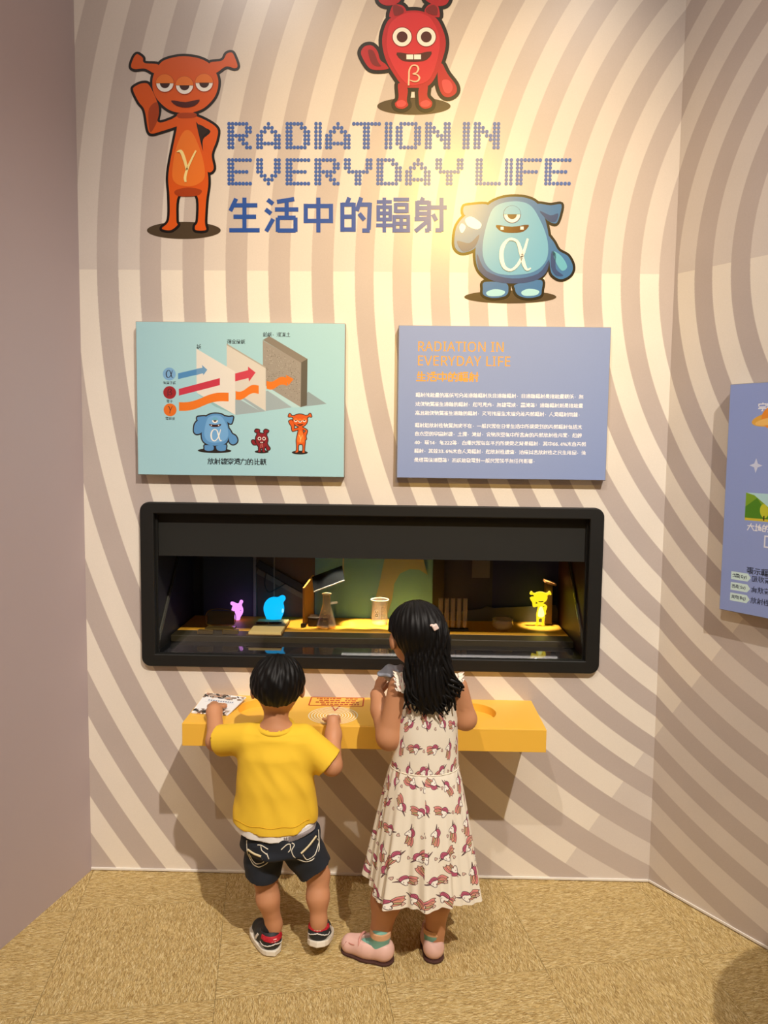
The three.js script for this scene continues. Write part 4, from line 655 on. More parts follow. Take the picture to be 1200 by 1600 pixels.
// ---------------------------------------------------------------- yellow shelf below the case
{
  const g = thing('shelf', 'yellow wall shelf with round recesses below the display case', 'shelf'), x0 = -0.70, x1 = 0.497, z1 = 0.288, top = 0.685, th = 0.077, yel = new THREE.MeshStandardMaterial({ color: 0xf8c248, roughness: 0.45 });
  const HO = [[-0.454, 0.128], [0.02, 0.13], [0.258, 0.133]], rH = 0.096, s = new THREE.Shape(); s.moveTo(x0 + 0.0015, 0.0015); s.lineTo(x1 - 0.0015, 0.0015); s.lineTo(x1 - 0.0015, z1 - 0.0015); s.lineTo(x0 + 0.0015, z1 - 0.0015); s.closePath();
  for (const [x, z] of HO) { const h = new THREE.Path(); h.absarc(x, z, rH, 0, Math.PI * 2, true); s.holes.push(h); }
  part('top_panel', new THREE.ExtrudeGeometry(s, { depth: 0.026, bevelEnabled: true, bevelSize: 0.001, bevelThickness: 0.001, bevelSegments: 2, curveSegments: 48 }).rotateX(Math.PI / 2).translate(0, top - 0.001, 0), yel, g, 'yellow top with three round recesses');
  part('shelf_body', rbox(x1 - x0, th - 0.03, z1 - 0.001, 0.0015, (x0 + x1) / 2, top - 0.03 - (th - 0.03) / 2, z1 / 2), yel, g); part('front_panel', rbox(x1 - x0 + 0.004, th - 0.001, 0.004, 0.0012, (x0 + x1) / 2, top - th / 2 - 0.0008, z1 + 0.0022), yel, g);
  part('side_panel', rbox(0.004, 0.0285, z1, 0.0012, x0, top - 0.0148, z1 / 2), yel, g); part('side_panel', rbox(0.004, 0.0285, z1, 0.0012, x1, top - 0.0148, z1 / 2), yel, g);
  for (const [x, z] of HO) part('recess_floor', cyl(rH - 0.001, rH - 0.001, 0.002, 48, x, top - 0.0285, z), mat(0xf8c248, 0.5), g);
  // print on the top: speech bubble and rings
  const y = top + 0.0004, lay = (sh, m, name, lab) => part(name, new THREE.ExtrudeGeometry(sh, { depth: 0.0004, bevelEnabled: false, curveSegments: 24 }).rotateX(Math.PI / 2).translate(0, y + 0.0004, 0), m, g, lab), red = mat(0xc23c10, 0.5), cream = mat(0xfff2cc, 0.5);
  const b = (x0b, z0, x1b, z1b, r, P) => { const q = roundRect(x0b, z0, x1b, z1b, r, P); return q; };
  const o = b(-0.307, 0.004, -0.111, 0.1, 0.008); o.holes.push(b(-0.3025, 0.0085, -0.1155, 0.0955, 0.005, THREE.Path)); lay(o, red, 'bubble_outline', 'red outline of a speech bubble');
  const tip = new THREE.Shape(); tip.moveTo(-0.226, 0.098); tip.lineTo(-0.19, 0.098); tip.lineTo(-0.208, 0.155); tip.closePath(); const th2 = new THREE.Path(); th2.moveTo(-0.219, 0.099); th2.lineTo(-0.208, 0.139); th2.lineTo(-0.197, 0.099); th2.closePath(); tip.holes.push(th2); lay(tip, red, 'bubble_tip');
  const dash = []; for (let r = 0; r < 4; r++) for (let k = 0, x = -0.292 + (r % 2 ? 0 : 0.008); x < -0.13; k++) { const l = 0.006 + hash(k, r) * 0.012; if (hash(k + 9, r) > 0.14 && x + l < -0.124) dash.push(box(l, 0.0003, 0.0085 + hash(k, r + 5) * 0.002, x + l / 2, y + 0.0002, 0.02 + r * 0.0205)); x += l + 0.0035; } part('bubble_text', merge(dash), red, g, 'red lines of small writing');
  for (let k = 0; k < 7; k++) { const r = 0.022 + k * 0.0098; part('printed_ring', new THREE.RingGeometry(r, r + 0.0042, 64).rotateX(-Math.PI / 2).translate(-0.21, y + 0.0003 + 0.00002 * k, 0.196), cream, g); } part('printed_disc', new THREE.CircleGeometry(0.018, 32).rotateX(-Math.PI / 2).translate(-0.21, y + 0.0003, 0.196), cream, g);
}
{ // booklet at the left end
  const [c, x] = canvas(512, 640); x.fillStyle = '#f4f4f2'; x.fillRect(0, 0, 512, 640);
  for (const [y0, h] of [[18, 130], [500, 140]]) for (let i = 0; i < 70; i++) { x.fillStyle = ['#2a2622', '#6d5a4c', '#b8a898', '#8d7766', '#d8ccc0', '#47403c', '#c99a7c'][Math.floor(rnd() * 7)]; x.beginPath(); x.ellipse(rnd() * 512, y0 + rnd() * h, 12 + rnd() * 34, 9 + rnd() * 20, rnd() * 3, 0, 7); x.fill(); }
  x.fillStyle = '#f4f4f2'; x.fillRect(0, 160, 512, 330); x.fillStyle = '#7d8aa6'; for (let i = 0; i < 11; i++) x.fillRect(90 + i * 30, 205, 20, 32); x.fillStyle = '#b4b8c4'; for (let i = 0; i < 26; i++) x.fillRect(60 + i * 15, 268, 10, 9); grain(c, 6);
  const g = thing('booklet', 'white booklet with photo bands lying on the left end of the yellow shelf', 'booklet'), P = [T(299, 1113, 0.6895), T(356, 1117, 0.6895), T(385, 1089, 0.703), T(322, 1082, 0.706)], t = 0.003;
  const pos = [], uv = [], idx = [0, 1, 2, 0, 2, 3, 4, 6, 5, 4, 7, 6, 0, 5, 1, 0, 4, 5, 1, 6, 2, 1, 5, 6, 2, 7, 3, 2, 6, 7, 3, 4, 0, 3, 7, 4]; for (const d of [0, t]) P.forEach((p, i) => { pos.push(p.x, p.y - d, Math.max(p.z, 0.004)); uv.push([0, 1, 1, 0][i], [0, 0, 1, 1][i]); });
  const bg = new THREE.BufferGeometry(); bg.setAttribute('position', new THREE.Float32BufferAttribute(pos, 3)); bg.setAttribute('uv', new THREE.Float32BufferAttribute(uv, 2)); bg.setIndex(idx); const flat = bg.toNonIndexed(); flat.computeVertexNormals();
  part('cover', flat, new THREE.MeshStandardMaterial({ map: tex(c), roughness: 0.5 }), g);
}
// ---------------------------------------------------------------- people: common pieces
const dot3 = (a, b) => a[0] * b[0] + a[1] * b[1] + a[2] * b[2];
const ax = (p, ...terms) => { const o = [...p]; for (const [v, k] of terms) { o[0] += v[0] * k; o[1] += v[1] * k; o[2] += v[2] * k; } return o; };
const unit = (v) => { const l = Math.hypot(...v); return v.map((c) => c / l); };
const cross = (a, b) => [a[1] * b[2] - a[2] * b[1], a[2] * b[0] - a[0] * b[2], a[0] * b[1] - a[1] * b[0]];
// a hand of length L from the wrist: fwd = where the fingers point, up = back of the hand, curl per joint in degrees
function handField(wrist, fwd, up, thumbSide, L, curl, spread = 0.12) {
  const f = unit(fwd), s0 = unit(cross(f, up)), s = dot3(s0, thumbSide) > 0 ? s0 : s0.map((c) => -c), u = unit(cross(s, f)), uu = dot3(u, up) > 0 ? u : u.map((c) => -c), list = [], r = L * 0.052;
  for (let i = 0; i < 4; i++) {
    const off = (0.165 - 0.11 * i) * L, root = ax(wrist, [f, (i === 1 ? 0.5 : i === 3 ? 0.45 : 0.48) * L], [s, off]);
    list.push(bone([...ax(wrist, [s, off * 0.5]), L * 0.1], [...root, r * 1.35]));
    const len = [0.4, 0.46, 0.42, 0.33][i] * L, splay = (1.5 - i) * spread; let p = root, a = R(curl[0] * (1 - 0.05 * i)), rad = r;
    for (let k = 0; k < 3; k++) { const seg = len * [0.45, 0.32, 0.23][k], q = ax(p, [f, Math.cos(a) * seg], [uu, -Math.sin(a) * seg], [s, splay * seg]); list.push(bone([...p, rad * (k ? 1 : 1.08)], [...q, rad * 0.9])); p = q; a += R(curl[k + 1] ?? curl[2]); rad *= 0.92; }
  }
  const t0 = ax(wrist, [f, 0.12 * L], [s, 0.13 * L], [uu, -0.02 * L]), t1 = ax(t0, [f, 0.17 * L], [s, 0.15 * L], [uu, -0.02 * L]), t2 = ax(t1, [f, 0.15 * L], [s, 0.07 * L], [uu, -0.02 * L]);
  list.push(bone([...t0, r * 1.5], [...t1, r * 1.2]), bone([...t1, r * 1.15], [...t2, r * 0.95]));
  return blend(list, r * 0.75);
}
// head with cranium, jaw, nose, ears; yaw > 0 turns the face to the left of the picture
function headParts(c, yaw, k, pitch = 0) {
  const F = unit([-Math.sin(yaw) * Math.cos(pitch), Math.sin(pitch), -Math.cos(yaw) * Math.cos(pitch)]), S = unit(cross(F, [0, 1, 0])), U = cross(S, F), at = (r, u, f) => ax(c, [S, r * k], [U, u * k], [F, f * k]);
  const loc = (f) => (x, y, z) => { const d = [x - c[0], y - c[1], z - c[2]]; return f(dot3(d, S) / k, dot3(d, U) / k, dot3(d, F) / k) * k; };
  const skull = loc(blend([egg([0, 0.01, -0.008], [0.073, 0.08, 0.086]), egg([0, -0.035, 0.025], [0.056, 0.055, 0.058])], 0.03));
  const face = loc(blend([egg([0, -0.02, 0.086], [0.01, 0.013, 0.012]), egg([0, -0.052, 0.078], [0.018, 0.006, 0.007]), egg([0.03, -0.03, 0.06], [0.024, 0.02, 0.02]), egg([-0.03, -0.03, 0.06], [0.024, 0.02, 0.02])], 0.008));
  const ears = loc((x, y, z) => { const q = Math.abs(x); return Math.min(egg([0.076, -0.015, -0.006], [0.009, 0.025, 0.015])(q, y, z), egg([0.072, -0.012, 0.0], [0.012, 0.018, 0.012])(q, y, z)); });
  return { F, S, U, at, loc, skull, face, ears, k };
}
function faceDetails(h, g) {
  for (const s of [-1, 1]) { const e = part('eye', new THREE.SphereGeometry(0.0105 * h.k, 14, 10), mat(0xf2efe8, 0.25), g); e.position.set(...h.at(0.03 * s, 0.0, 0.074)); const p = part('pupil', new THREE.SphereGeometry(0.0062 * h.k, 12, 8), mat(0x1c120c, 0.2), e); p.position.set(h.F[0] * 0.006 * h.k, h.F[1] * 0.006 * h.k, h.F[2] * 0.006 * h.k); const b = part('eyebrow', tube([h.at(0.018 * s, 0.02, 0.081), h.at(0.031 * s, 0.024, 0.0775), h.at(0.043 * s, 0.019, 0.069)], 0.0018 * h.k, 8, 5), mat(0x120d0a, 0.7), g); }
  part('mouth', tube([h.at(-0.016, -0.053, 0.083), h.at(0, -0.055, 0.0865), h.at(0.016, -0.053, 0.083)], 0.0028 * h.k, 10, 6), mat(0xb4594c, 0.45), g);
}
const skinMat = (c) => new THREE.MeshPhysicalMaterial({ color: c, roughness: 0.55, sheen: 0.15, sheenRoughness: 0.5, sheenColor: new THREE.Color(0xffc8a0) });
const hairMat = new THREE.MeshPhysicalMaterial({ color: 0x0b0908, roughness: 0.52, specularIntensity: 0.5 });
const cloth = (c, b = 0.0006, r = 0.85) => new THREE.MeshPhysicalMaterial({ color: c, roughness: r, bumpMap: weave, bumpScale: b, sheen: 0.2, sheenRoughness: 0.6, sheenColor: new THREE.Color(c).lerp(new THREE.Color(0xffffff), 0.5) });
const table = (rows) => (y) => { let i = 0; while (i < rows.length - 2 && y < rows[i + 1][0]) i++; const a = rows[i], b = rows[i + 1], t = clamp((y - a[0]) / (b[0] - a[0])), s = t * t * (3 - 2 * t); return mix(a[1], b[1], s); };   // rows from the top down
function sewn(pts, f, r, m, name, parent, z0, lab) {       // thread laid on the back of a garment
  const P = pts.map(([x, y]) => { let z = z0; for (let i = 0; i < 200 && z > 0.38; i++) { const d = f(x, y, z); if (d < 0.0004) return V(x, y, z + r * 0.3); z -= clamp(d * 0.7, 0.0003, 0.02); } return null; }).filter(Boolean);
  if (P.length < 2) return null;
  return part(name, new THREE.TubeGeometry(new THREE.CatmullRomCurve3(P, false, 'catmullrom', 0.3), P.length * 6, r, 5), m, parent, lab);
}
// ---------------------------------------------------------------- the boy
{
  const g = thing('person', 'small child in yellow T-shirt and dark denim shorts reaching onto the yellow shelf', 'person');
  const skin = skinMat(0xc98e66), head = headParts([-0.367, 0.853, 0.405], 0.12, 1.0, -0.12);
  const legs = [chain([[-0.405, 0.40, 0.44, 0.056], [-0.402, 0.235, 0.425, 0.036], [-0.392, 0.175, 0.44, 0.0345], [-0.375, 0.085, 0.43, 0.024], [-0.376, 0.045, 0.43, 0.025]]), chain([[-0.32, 0.40, 0.44, 0.056], [-0.236, 0.245, 0.42, 0.035], [-0.234, 0.185, 0.441, 0.034], [-0.23, 0.115, 0.452, 0.0235], [-0.23, 0.075, 0.452, 0.024]])];
  const armL = chain([[-0.455, 0.692, 0.42, 0.036], [-0.572, 0.655, 0.365, 0.03], [-0.602, 0.714, 0.262, 0.0235], [-0.611, 0.717, 0.224, 0.0205]]), armR = chain([[-0.285, 0.692, 0.42, 0.036], [-0.193, 0.612, 0.436, 0.03], [-0.196, 0.678, 0.352, 0.0245], [-0.2, 0.712, 0.322, 0.021]]);
  const trunk = [bone([-0.37, 0.78, 0.415, 0.036], [-0.37, 0.73, 0.425, 0.04]), egg([-0.37, 0.64, 0.42], [0.1, 0.11, 0.07]), egg([-0.365, 0.45, 0.44], [0.105, 0.1, 0.08])];
  const nose = head.face, body = (x, y, z) => { let d = 1e3; for (const f of [...trunk, ...armL, ...armR, ...legs[0], ...legs[1]]) d = smin(d, f(x, y, z), 0.018); d = smin(d, head.skull(x, y, z), 0.02); d = smin(d, nose(x, y, z), 0.01); return smin(d, head.ears(x, y, z), 0.006); };
  const hL = handField([-0.611, 0.717, 0.222], [-0.12, -0.2, -1], [0, 1, 0.1], [1, 0, 0], 0.098, [4, 12, 14, 10], 0.3), hR = handField([-0.2, 0.713, 0.32], [-0.05, -0.1, -1], [0, 1, 0.25], [-1, 0, 0], 0.096, [22, 45, 42, 25], 0.1);
  part('body', merge([field(body, [-0.68, 0.02, 0.18], [-0.12, 0.98, 0.58], 0.0055), field(hL, [-0.70, 0.655, 0.09], [-0.53, 0.75, 0.26], 0.0022), field(hR, [-0.29, 0.655, 0.22], [-0.13, 0.76, 0.36], 0.0022)]), skin, g, 'bare arms, neck and legs'); faceDetails(head, g);
  // hair
  const cap = head.loc((x, y, z) => { const a = Math.atan2(x, z), e = egg([0, 0.014, -0.01], [0.0845, 0.0855, 0.0955])(x, y, z) - 0.0012 * Math.sin(a * 34 + y * 60) - 0.0016 * Math.sin(a * 13 - y * 90); return smax(smax(e, -(y + 0.052 + 0.018 * clamp(-z * 14) + 0.004 * Math.sin(x * 160)), 0.01), smax((z - 0.03) * 0.8 - (y - 0.028) * 0.9, -egg([0.08, -0.03, 0.004], [0.024, 0.03, 0.022])(Math.abs(x), y, z), 0.006), 0.01); });
  part('hair', field(cap, [-0.48, 0.73, 0.28], [-0.26, 0.97, 0.54], 0.0032), hairMat, g, 'short black hair');
  // T-shirt
  const A = table([[0.74, 0.05], [0.715, 0.082], [0.69, 0.108], [0.62, 0.118], [0.53, 0.122], [0.43, 0.13]]), Bz = table([[0.74, 0.05], [0.70, 0.068], [0.64, 0.084], [0.54, 0.094], [0.43, 0.102]]);
  const shirtTrunk = (x, y, z) => { const a = A(y), b = Bz(y), cz = mix(0.437, 0.42, clamp((y - 0.43) / 0.3)); return (Math.hypot((x + 0.371) / a, (z - cz) / b) - 1) * Math.min(a, b); };
  const sl = (a, b, ra, rb) => { const d = unit([b[0] - a[0], b[1] - a[1], b[2] - a[2]]), f = bone([...a, ra], [b[0] + d[0] * 0.05, b[1] + d[1] * 0.05, b[2] + d[2] * 0.05, rb]); return (x, y, z) => Math.max(f(x, y, z), (x - b[0]) * d[0] + (y - b[1]) * d[1] + (z - b[2]) * d[2]); };
  const sL = sl([-0.452, 0.688, 0.42], [-0.557, 0.66, 0.374], 0.048, 0.0505), sR = sl([-0.287, 0.686, 0.42], [-0.199, 0.617, 0.435], 0.05, 0.051);
  const fold = (x, y, z) => (0.0042 * Math.sin(88 * (x * 0.85 + y * 0.42) + 1.6 * Math.sin(y * 13 + 2) + 0.4) + 0.002 * Math.sin(150 * (x * 0.8 + y * 0.33) + 2.2 * Math.sin(y * 21) + 2)) * clamp((0.70 - y) * 5) * (0.55 + 0.45 * Math.sin(x * 19 + y * 11 + 1));
  const shirt = (x, y, z) => { const t = smax(smax(shirtTrunk(x, y, z), y - 0.738, 0.012), 0.431 + 0.006 * Math.sin(x * 22) - y, 0.003); let d = smin(t, sL(x, y, z), 0.022); d = smin(d, sR(x, y, z), 0.022); d = smax(d, -(Math.hypot(x + 0.37, (z - 0.424) * 1.05) - 0.047 - Math.max(0, 0.72 - y) * -0.6), 0.004); return d - fold(x, y, z); };
  const yellow = cloth(0xf4c832, 0.0006);
  const sh = part('t_shirt', field(shirt, [-0.64, 0.40, 0.28], [-0.13, 0.77, 0.57], 0.0048), yellow, g, 'yellow T-shirt');
  part('collar', tube(Array.from({ length: 16 }, (_, i) => { const t = i / 16 * 6.283; return [-0.37 + Math.cos(t) * 0.053, 0.729 - Math.sin(t) * 0.008, 0.424 + Math.sin(t) * 0.053]; }), 0.0072, 48, 8, true), yellow, sh);
  const seam = mat(0xd8a818, 0.8); sewn(Array.from({ length: 22 }, (_, i) => [-0.488 + i * 0.011, 0.455 + 0.002 * Math.sin(i)]), shirt, 0.0011, seam, 'hem_seam', sh, 0.6);
  const under = (x, y, z) => smax(smax(shirtTrunk(x, 0.44, z) + 0.003 + 0.0015 * Math.sin(x * 90), y - 0.44, 0.002), 0.41 + 0.003 * Math.sin(x * 25 + 1) - y, 0.002);
  part('undershirt', field(under, [-0.54, 0.40, 0.30], [-0.22, 0.46, 0.58], 0.004), cloth(0xfbf9f4), g, 'white undershirt hem');
  // shorts
  const W2 = table([[0.43, 0.118], [0.38, 0.126], [0.33, 0.134], [0.28, 0.14]]);
  const waist = (x, y, z) => { const a = W2(y), b = a * 0.74; return (Math.hypot((x + 0.352) / a, (z - 0.44) / b) - 1) * b; };
  const lg = (a, b, ra, rb) => sl(a, b, ra, rb), sLeg = lg([-0.402, 0.37, 0.44], [-0.409, 0.252, 0.436], 0.062, 0.0575), rLeg = lg([-0.302, 0.37, 0.44], [-0.244, 0.278, 0.436], 0.066, 0.052);
  const shorts = (x, y, z) => { let d = smax(smax(waist(x, y, z), y - 0.415, 0.004), 0.345 - y, 0.02); d = smin(d, smin(sLeg(x, y, z), rLeg(x, y, z), 0.006), 0.018); return d - 0.0018 * Math.sin(50 * x + 60 * y) - 0.0012 * Math.sin(90 * y - 40 * x); };
  const denim = cloth(0x1c222c, 0.0005), st = part('shorts', field(shorts, [-0.52, 0.22, 0.31], [-0.16, 0.43, 0.57], 0.0042), denim, g, 'dark denim shorts'), thread = mat(0xe9e2cf, 0.7);
  const rib = (x, y, z) => smax(smax(waist(x, 0.4, z) + 0.0015 - 0.0012 * Math.sin(Math.atan2(x + 0.352, z - 0.44) * 110), y - 0.425, 0.002), 0.398 + 0.5 * Math.abs(x + 0.36) ** 1.4 - y, 0.002);
  part('waistband', field(rib, [-0.50, 0.385, 0.33], [-0.2, 0.435, 0.56], 0.003), cloth(0x8d8585), st, 'grey ribbed waistband');
  const zb = 0.6, Px = (u, v) => { const q = W(340 + u / 5.4545, 1240 + v / 5.4545, 0.525); return q; };
  const sew = (list, r = 0.0016) => sewn(list.map(([u, v]) => Px(u, v)), shorts, r, thread, 'embroidery', st, zb);
  sew([[228, 350], [236, 430], [242, 520], [250, 600], [290, 650], [340, 668], [400, 640], [436, 590], [440, 540], [420, 500]]); sew([[262, 535], [275, 610], [315, 640], [380, 620], [384, 545]]); sew([[340, 440], [375, 440], [432, 468]]); sew([[368, 445], [378, 480], [420, 510]]);
  sew([[805, 285], [775, 310], [800, 350], [840, 400], [868, 470], [850, 550], [800, 605], [740, 615], [690, 580], [650, 530], [632, 480], [655, 440], [630, 422]]); sew([[545, 468], [590, 430], [618, 430], [622, 470], [605, 490]]); sew([[722, 530], [755, 592], [820, 570], [845, 500], [830, 455]]); sew([[790, 310], [812, 345], [790, 350]]);
  const flap = (list, lab) => { const m = sewn(list.map(([u, v]) => Px(u, v)), shorts, 0.0034, mat(0xd8c9a0, 0.7), 'pocket_tab', st, zb, lab); }; flap([[250, 500], [310, 518], [375, 528]]); flap([[708, 518], [770, 478], [826, 432]]);
  // shoes
  function sneaker(heel, toe, pitch, roll = 0) {
    const L = 0.162, s = new THREE.Group(); s.name = 'shoe'; g.add(s); const yaw = Math.atan2(-(toe[0] - heel[0]), -(toe[2] - heel[2])); s.position.set(...heel); s.rotation.order = 'YXZ'; s.rotation.set(pitch, yaw, roll);
    const foot = (t) => 0.027 + 0.010 * Math.sin(clamp(t) * 2.6) ** 1.2, prof = [...Array.from({ length: 13 }, (_, i) => { const t = i / 12; return [foot(t) * Math.min(1, Math.sqrt(Math.sin(Math.min(1, t * 4.5) * 1.571)) * 1) * Math.sqrt(Math.max(0, 1 - ((t - 0.6) / 0.42) ** 4 * (t > 0.6))), -t * L]; })], sp = new THREE.Shape(); [...prof, ...prof.slice().reverse().map(([x, z]) => [-x, z])].forEach(([x, z], i) => (i ? sp.lineTo(x, z) : sp.moveTo(x, z)));
    part('sole', new THREE.ExtrudeGeometry(sp, { depth: 0.012, bevelEnabled: true, bevelSize: 0.0035, bevelThickness: 0.003, bevelSegments: 2 }).rotateX(Math.PI / 2).translate(0, 0.0165, 0).scale(1, 1, -1).scale(1, 1, -1), mat(0xece4d2, 0.6), s, 'off-white sole');
    const up = blend([bone([0, 0.04, -0.03, 0.0305], [0, 0.03, -0.08, 0.031]), bone([0, 0.03, -0.08, 0.031], [0, 0.021, -0.136, 0.0265]), bone([0, 0.052, -0.032, 0.027], [0, 0.06, -0.04, 0.028])], 0.02), upper = (x, y, z) => Math.max(smax(up(x, y, z), y - 0.066 - 0.25 * Math.abs(z + 0.05), 0.004), 0.0155 - y, -(Math.hypot(x, (z + 0.042) * 0.85) - 0.0235) - Math.max(0, 0.045 - y) * 4);
    const lo = [-0.045, 0.01, -0.18], hi = [0.045, 0.09, 0.02]; part('upper', field(upper, lo, hi, 0.003), mat(0x23272b, 0.65), s, 'charcoal upper');
    const patch = (name, c, test, off = 0.0014) => part(name, field((x, y, z) => Math.max(Math.abs(upper(x, y, z) - off * 0.5) - off, test(x, y, z)), lo, hi, 0.0022), mat(c, 0.6), s);
    patch('heel_tab', 0xc01c2c, (x, y, z) => Math.max(0.047 - y + Math.abs(x) * 0.15, y - 0.066, -0.034 - z)); patch('white_stripe', 0xf2efe8, (x, y, z) => Math.max(Math.abs(y - 0.0435 + Math.abs(x) * 0.25) - 0.0022, -0.045 - z)); patch('side_stripe', 0xd8cfc4, (x, y, z) => Math.max(Math.abs(z + 0.075 - (y - 0.03) * 0.6) - 0.006, y - 0.048, 0.026 - y, Math.abs(x) < 0.012 ? 1 : -1));
    for (const y of [0.0585, 0.0525]) patch('heel_lettering', 0xf4efe6, (x, yy, z) => Math.max(Math.abs(yy - y) - 0.0013, Math.abs(x) - (y > 0.055 ? 0.007 : 0.012), -0.03 - z), 0.002);
    part('sock', field(blend([bone([0, 0.05, -0.046, 0.0215], [0, 0.072, -0.044, 0.0255])], 0.01), [-0.05, 0.02, -0.09], [0.05, 0.12, 0.01], 0.004), cloth(0x131417), s, 'black sock'); return s;
  }
  sneaker([-0.366, 0.001, 0.468], [-0.445, 0, 0.33], 0); sneaker([-0.232, 0.045, 0.488], [-0.226, 0, 0.33], -0.27);
}
// ---------------------------------------------------------------- the girl
{
  const g = thing('person', 'long-haired child in cream unicorn-print dress standing at the yellow shelf', 'person'), skin = skinMat(0xc68c64);
  const head = headParts([0.062, 1.03, 0.43], 0.38, 1.05, -0.18);
  const legL = chain([[0.04, 0.45, 0.45, 0.065], [-0.012, 0.25, 0.44, 0.048], [-0.018, 0.185, 0.455, 0.047], [-0.034, 0.085, 0.45, 0.031], [-0.036, 0.045, 0.45, 0.031]]), legR = chain([[0.13, 0.45, 0.45, 0.065], [0.142, 0.25, 0.435, 0.044], [0.142, 0.185, 0.452, 0.042], [0.137, 0.085, 0.44, 0.029], [0.136, 0.045, 0.44, 0.03]]);
  const armL = chain([[0.018, 0.868, 0.44, 0.038], [-0.016, 0.715, 0.46, 0.0375], [-0.044, 0.775, 0.385, 0.03], [-0.056, 0.81, 0.345, 0.0235]]), armR = chain([[0.188, 0.868, 0.44, 0.036], [0.219, 0.768, 0.435, 0.033], [0.17, 0.732, 0.34, 0.027], [0.13, 0.722, 0.275, 0.021]]);
  const parts = [bone([0.075, 0.95, 0.44, 0.036], [0.09, 0.9, 0.44, 0.042]), egg([0.1, 0.8, 0.44], [0.09, 0.12, 0.066]), egg([0.095, 0.6, 0.445], [0.085, 0.14, 0.07]), ...armL, ...armR, ...legL, ...legR];
  const body = (x, y, z) => { let d = 1e3; for (const f of parts) d = smin(d, f(x, y, z), 0.016); d = smin(d, head.skull(x, y, z), 0.02); d = smin(d, head.face(x, y, z), 0.01); return smin(d, head.ears(x, y, z), 0.006); };
  const hL = handField([-0.056, 0.81, 0.345], [0.25, 0.75, -0.6], [-0.7, 0.3, 0.6], [0.3, 0, 1], 0.105, [14, 30, 30, 18], 0.08), hR = handField([0.13, 0.722, 0.275], [-0.3, -0.3, -1], [0, 1, -0.2], [-1, 0, 0], 0.105, [10, 22, 22, 14], 0.14);
  part('body', merge([field(body, [-0.13, 0.02, 0.22], [0.3, 1.17, 0.57], 0.0058), field(hL, [-0.17, 0.77, 0.2], [0.06, 0.96, 0.43], 0.0024), field(hR, [0.0, 0.63, 0.12], [0.2, 0.77, 0.32], 0.0024)]), skin, g, 'bare arms and legs'); faceDetails(head, g);
  // printed dress fabric: unicorn heads and small hearts
  const N = 1024, [c, x] = canvas(N, N); x.fillStyle = '#f3ead6'; x.fillRect(0, 0, N, N);
  function unicorn(px, py, s, a, flip) {
    x.save(); x.translate(px, py); x.rotate(a); x.scale(s * flip, s); x.lineJoin = x.lineCap = 'round'; const ink = '#4a2a2c';
    const path = (d, fill, w = 3) => { const p = new Path2D(d); if (fill) { x.fillStyle = fill; x.fill(p); } if (w) { x.strokeStyle = ink; x.lineWidth = w; x.stroke(p); } };
    path('M -6 6 C -30 20 -40 44 -30 70 C -24 60 -16 64 -10 72 C -6 58 6 58 12 64 C 10 50 22 34 20 10 Z', '#e9a58c'); path('M -4 10 C -16 26 -22 44 -16 62 M 4 12 C -2 30 -4 44 0 58 M 12 14 C 10 30 8 40 10 54', null, 3); path('M -2 8 C -12 24 -14 40 -8 56', null, 2); x.strokeStyle = '#8fae6a'; x.lineWidth = 4; x.stroke(new Path2D('M 8 14 C 4 30 2 42 5 54')); x.strokeStyle = '#d06a80'; x.lineWidth = 5; x.stroke(new Path2D('M -10 14 C -22 30 -28 44 -24 58'));
    path('M -4 -22 C 12 -26 22 -12 30 4 C 34 10 38 16 32 22 C 26 24 20 20 16 16 C 12 26 2 26 -6 18 C -14 4 -12 -14 -4 -22 Z', '#fbf6ea'); path('M -8 -24 C 4 -32 16 -26 14 -14 C 6 -14 0 -6 -2 6 C -4 16 -12 18 -18 8 C -24 -6 -18 -18 -8 -24 Z', '#c9607e'); path('M -6 -20 C -12 -8 -12 2 -8 10 M 2 -24 C -4 -12 -6 0 -4 8', null, 1.6); path('M 10 -22 L 22 -48 L 18 -18 Z', '#8d7a78'); path('M 0 -26 L 4 -38 L 9 -25 Z', '#e8b0a8', 1.6); path('M 14 -2 C 17 1 19 1 21 -1', null, 2); path('M 29 15 L 30 16', null, 2);
    x.restore();
  }
  function heart(px, py, s, a) { x.save(); x.translate(px, py); x.rotate(a); x.scale(s, s); const p = new Path2D('M 0 8 C -14 -2 -8 -12 0 -5 C 8 -12 14 -2 0 8 Z'); x.strokeStyle = '#5a3a34'; x.fillStyle = '#d8b8a8'; x.lineWidth = 2; x.fill(p); x.stroke(p); x.restore(); }
  const spots = []; for (let j = 0; j < 6; j++) for (let i = 0; i < 6; i++) spots.push([(i + 0.5 + (j % 2) * 0.5 + (hash(i, j) - 0.5) * 0.3) * N / 6, (j + 0.5 + (hash(i + 7, j) - 0.5) * 0.3) * N / 6, hash(i, j + 3) * 6.28, hash(i + 2, j) > 0.5 ? 1 : -1]);
  for (const [px, py, a, fl] of spots) for (const ox of [-N, 0, N]) for (const oy of [-N, 0, N]) { unicorn(px + ox, py + oy, 1.36, a, fl); heart(px + ox + 86, py + oy + 22, 1.5, a); }
  grain(c, 6); const print = tex(c, true, true); print.repeat.set(2.5, 2.5);
  const fabric = new THREE.MeshPhysicalMaterial({ map: print, roughness: 0.8, bumpMap: weave, bumpScale: 0.0003, side: THREE.DoubleSide });
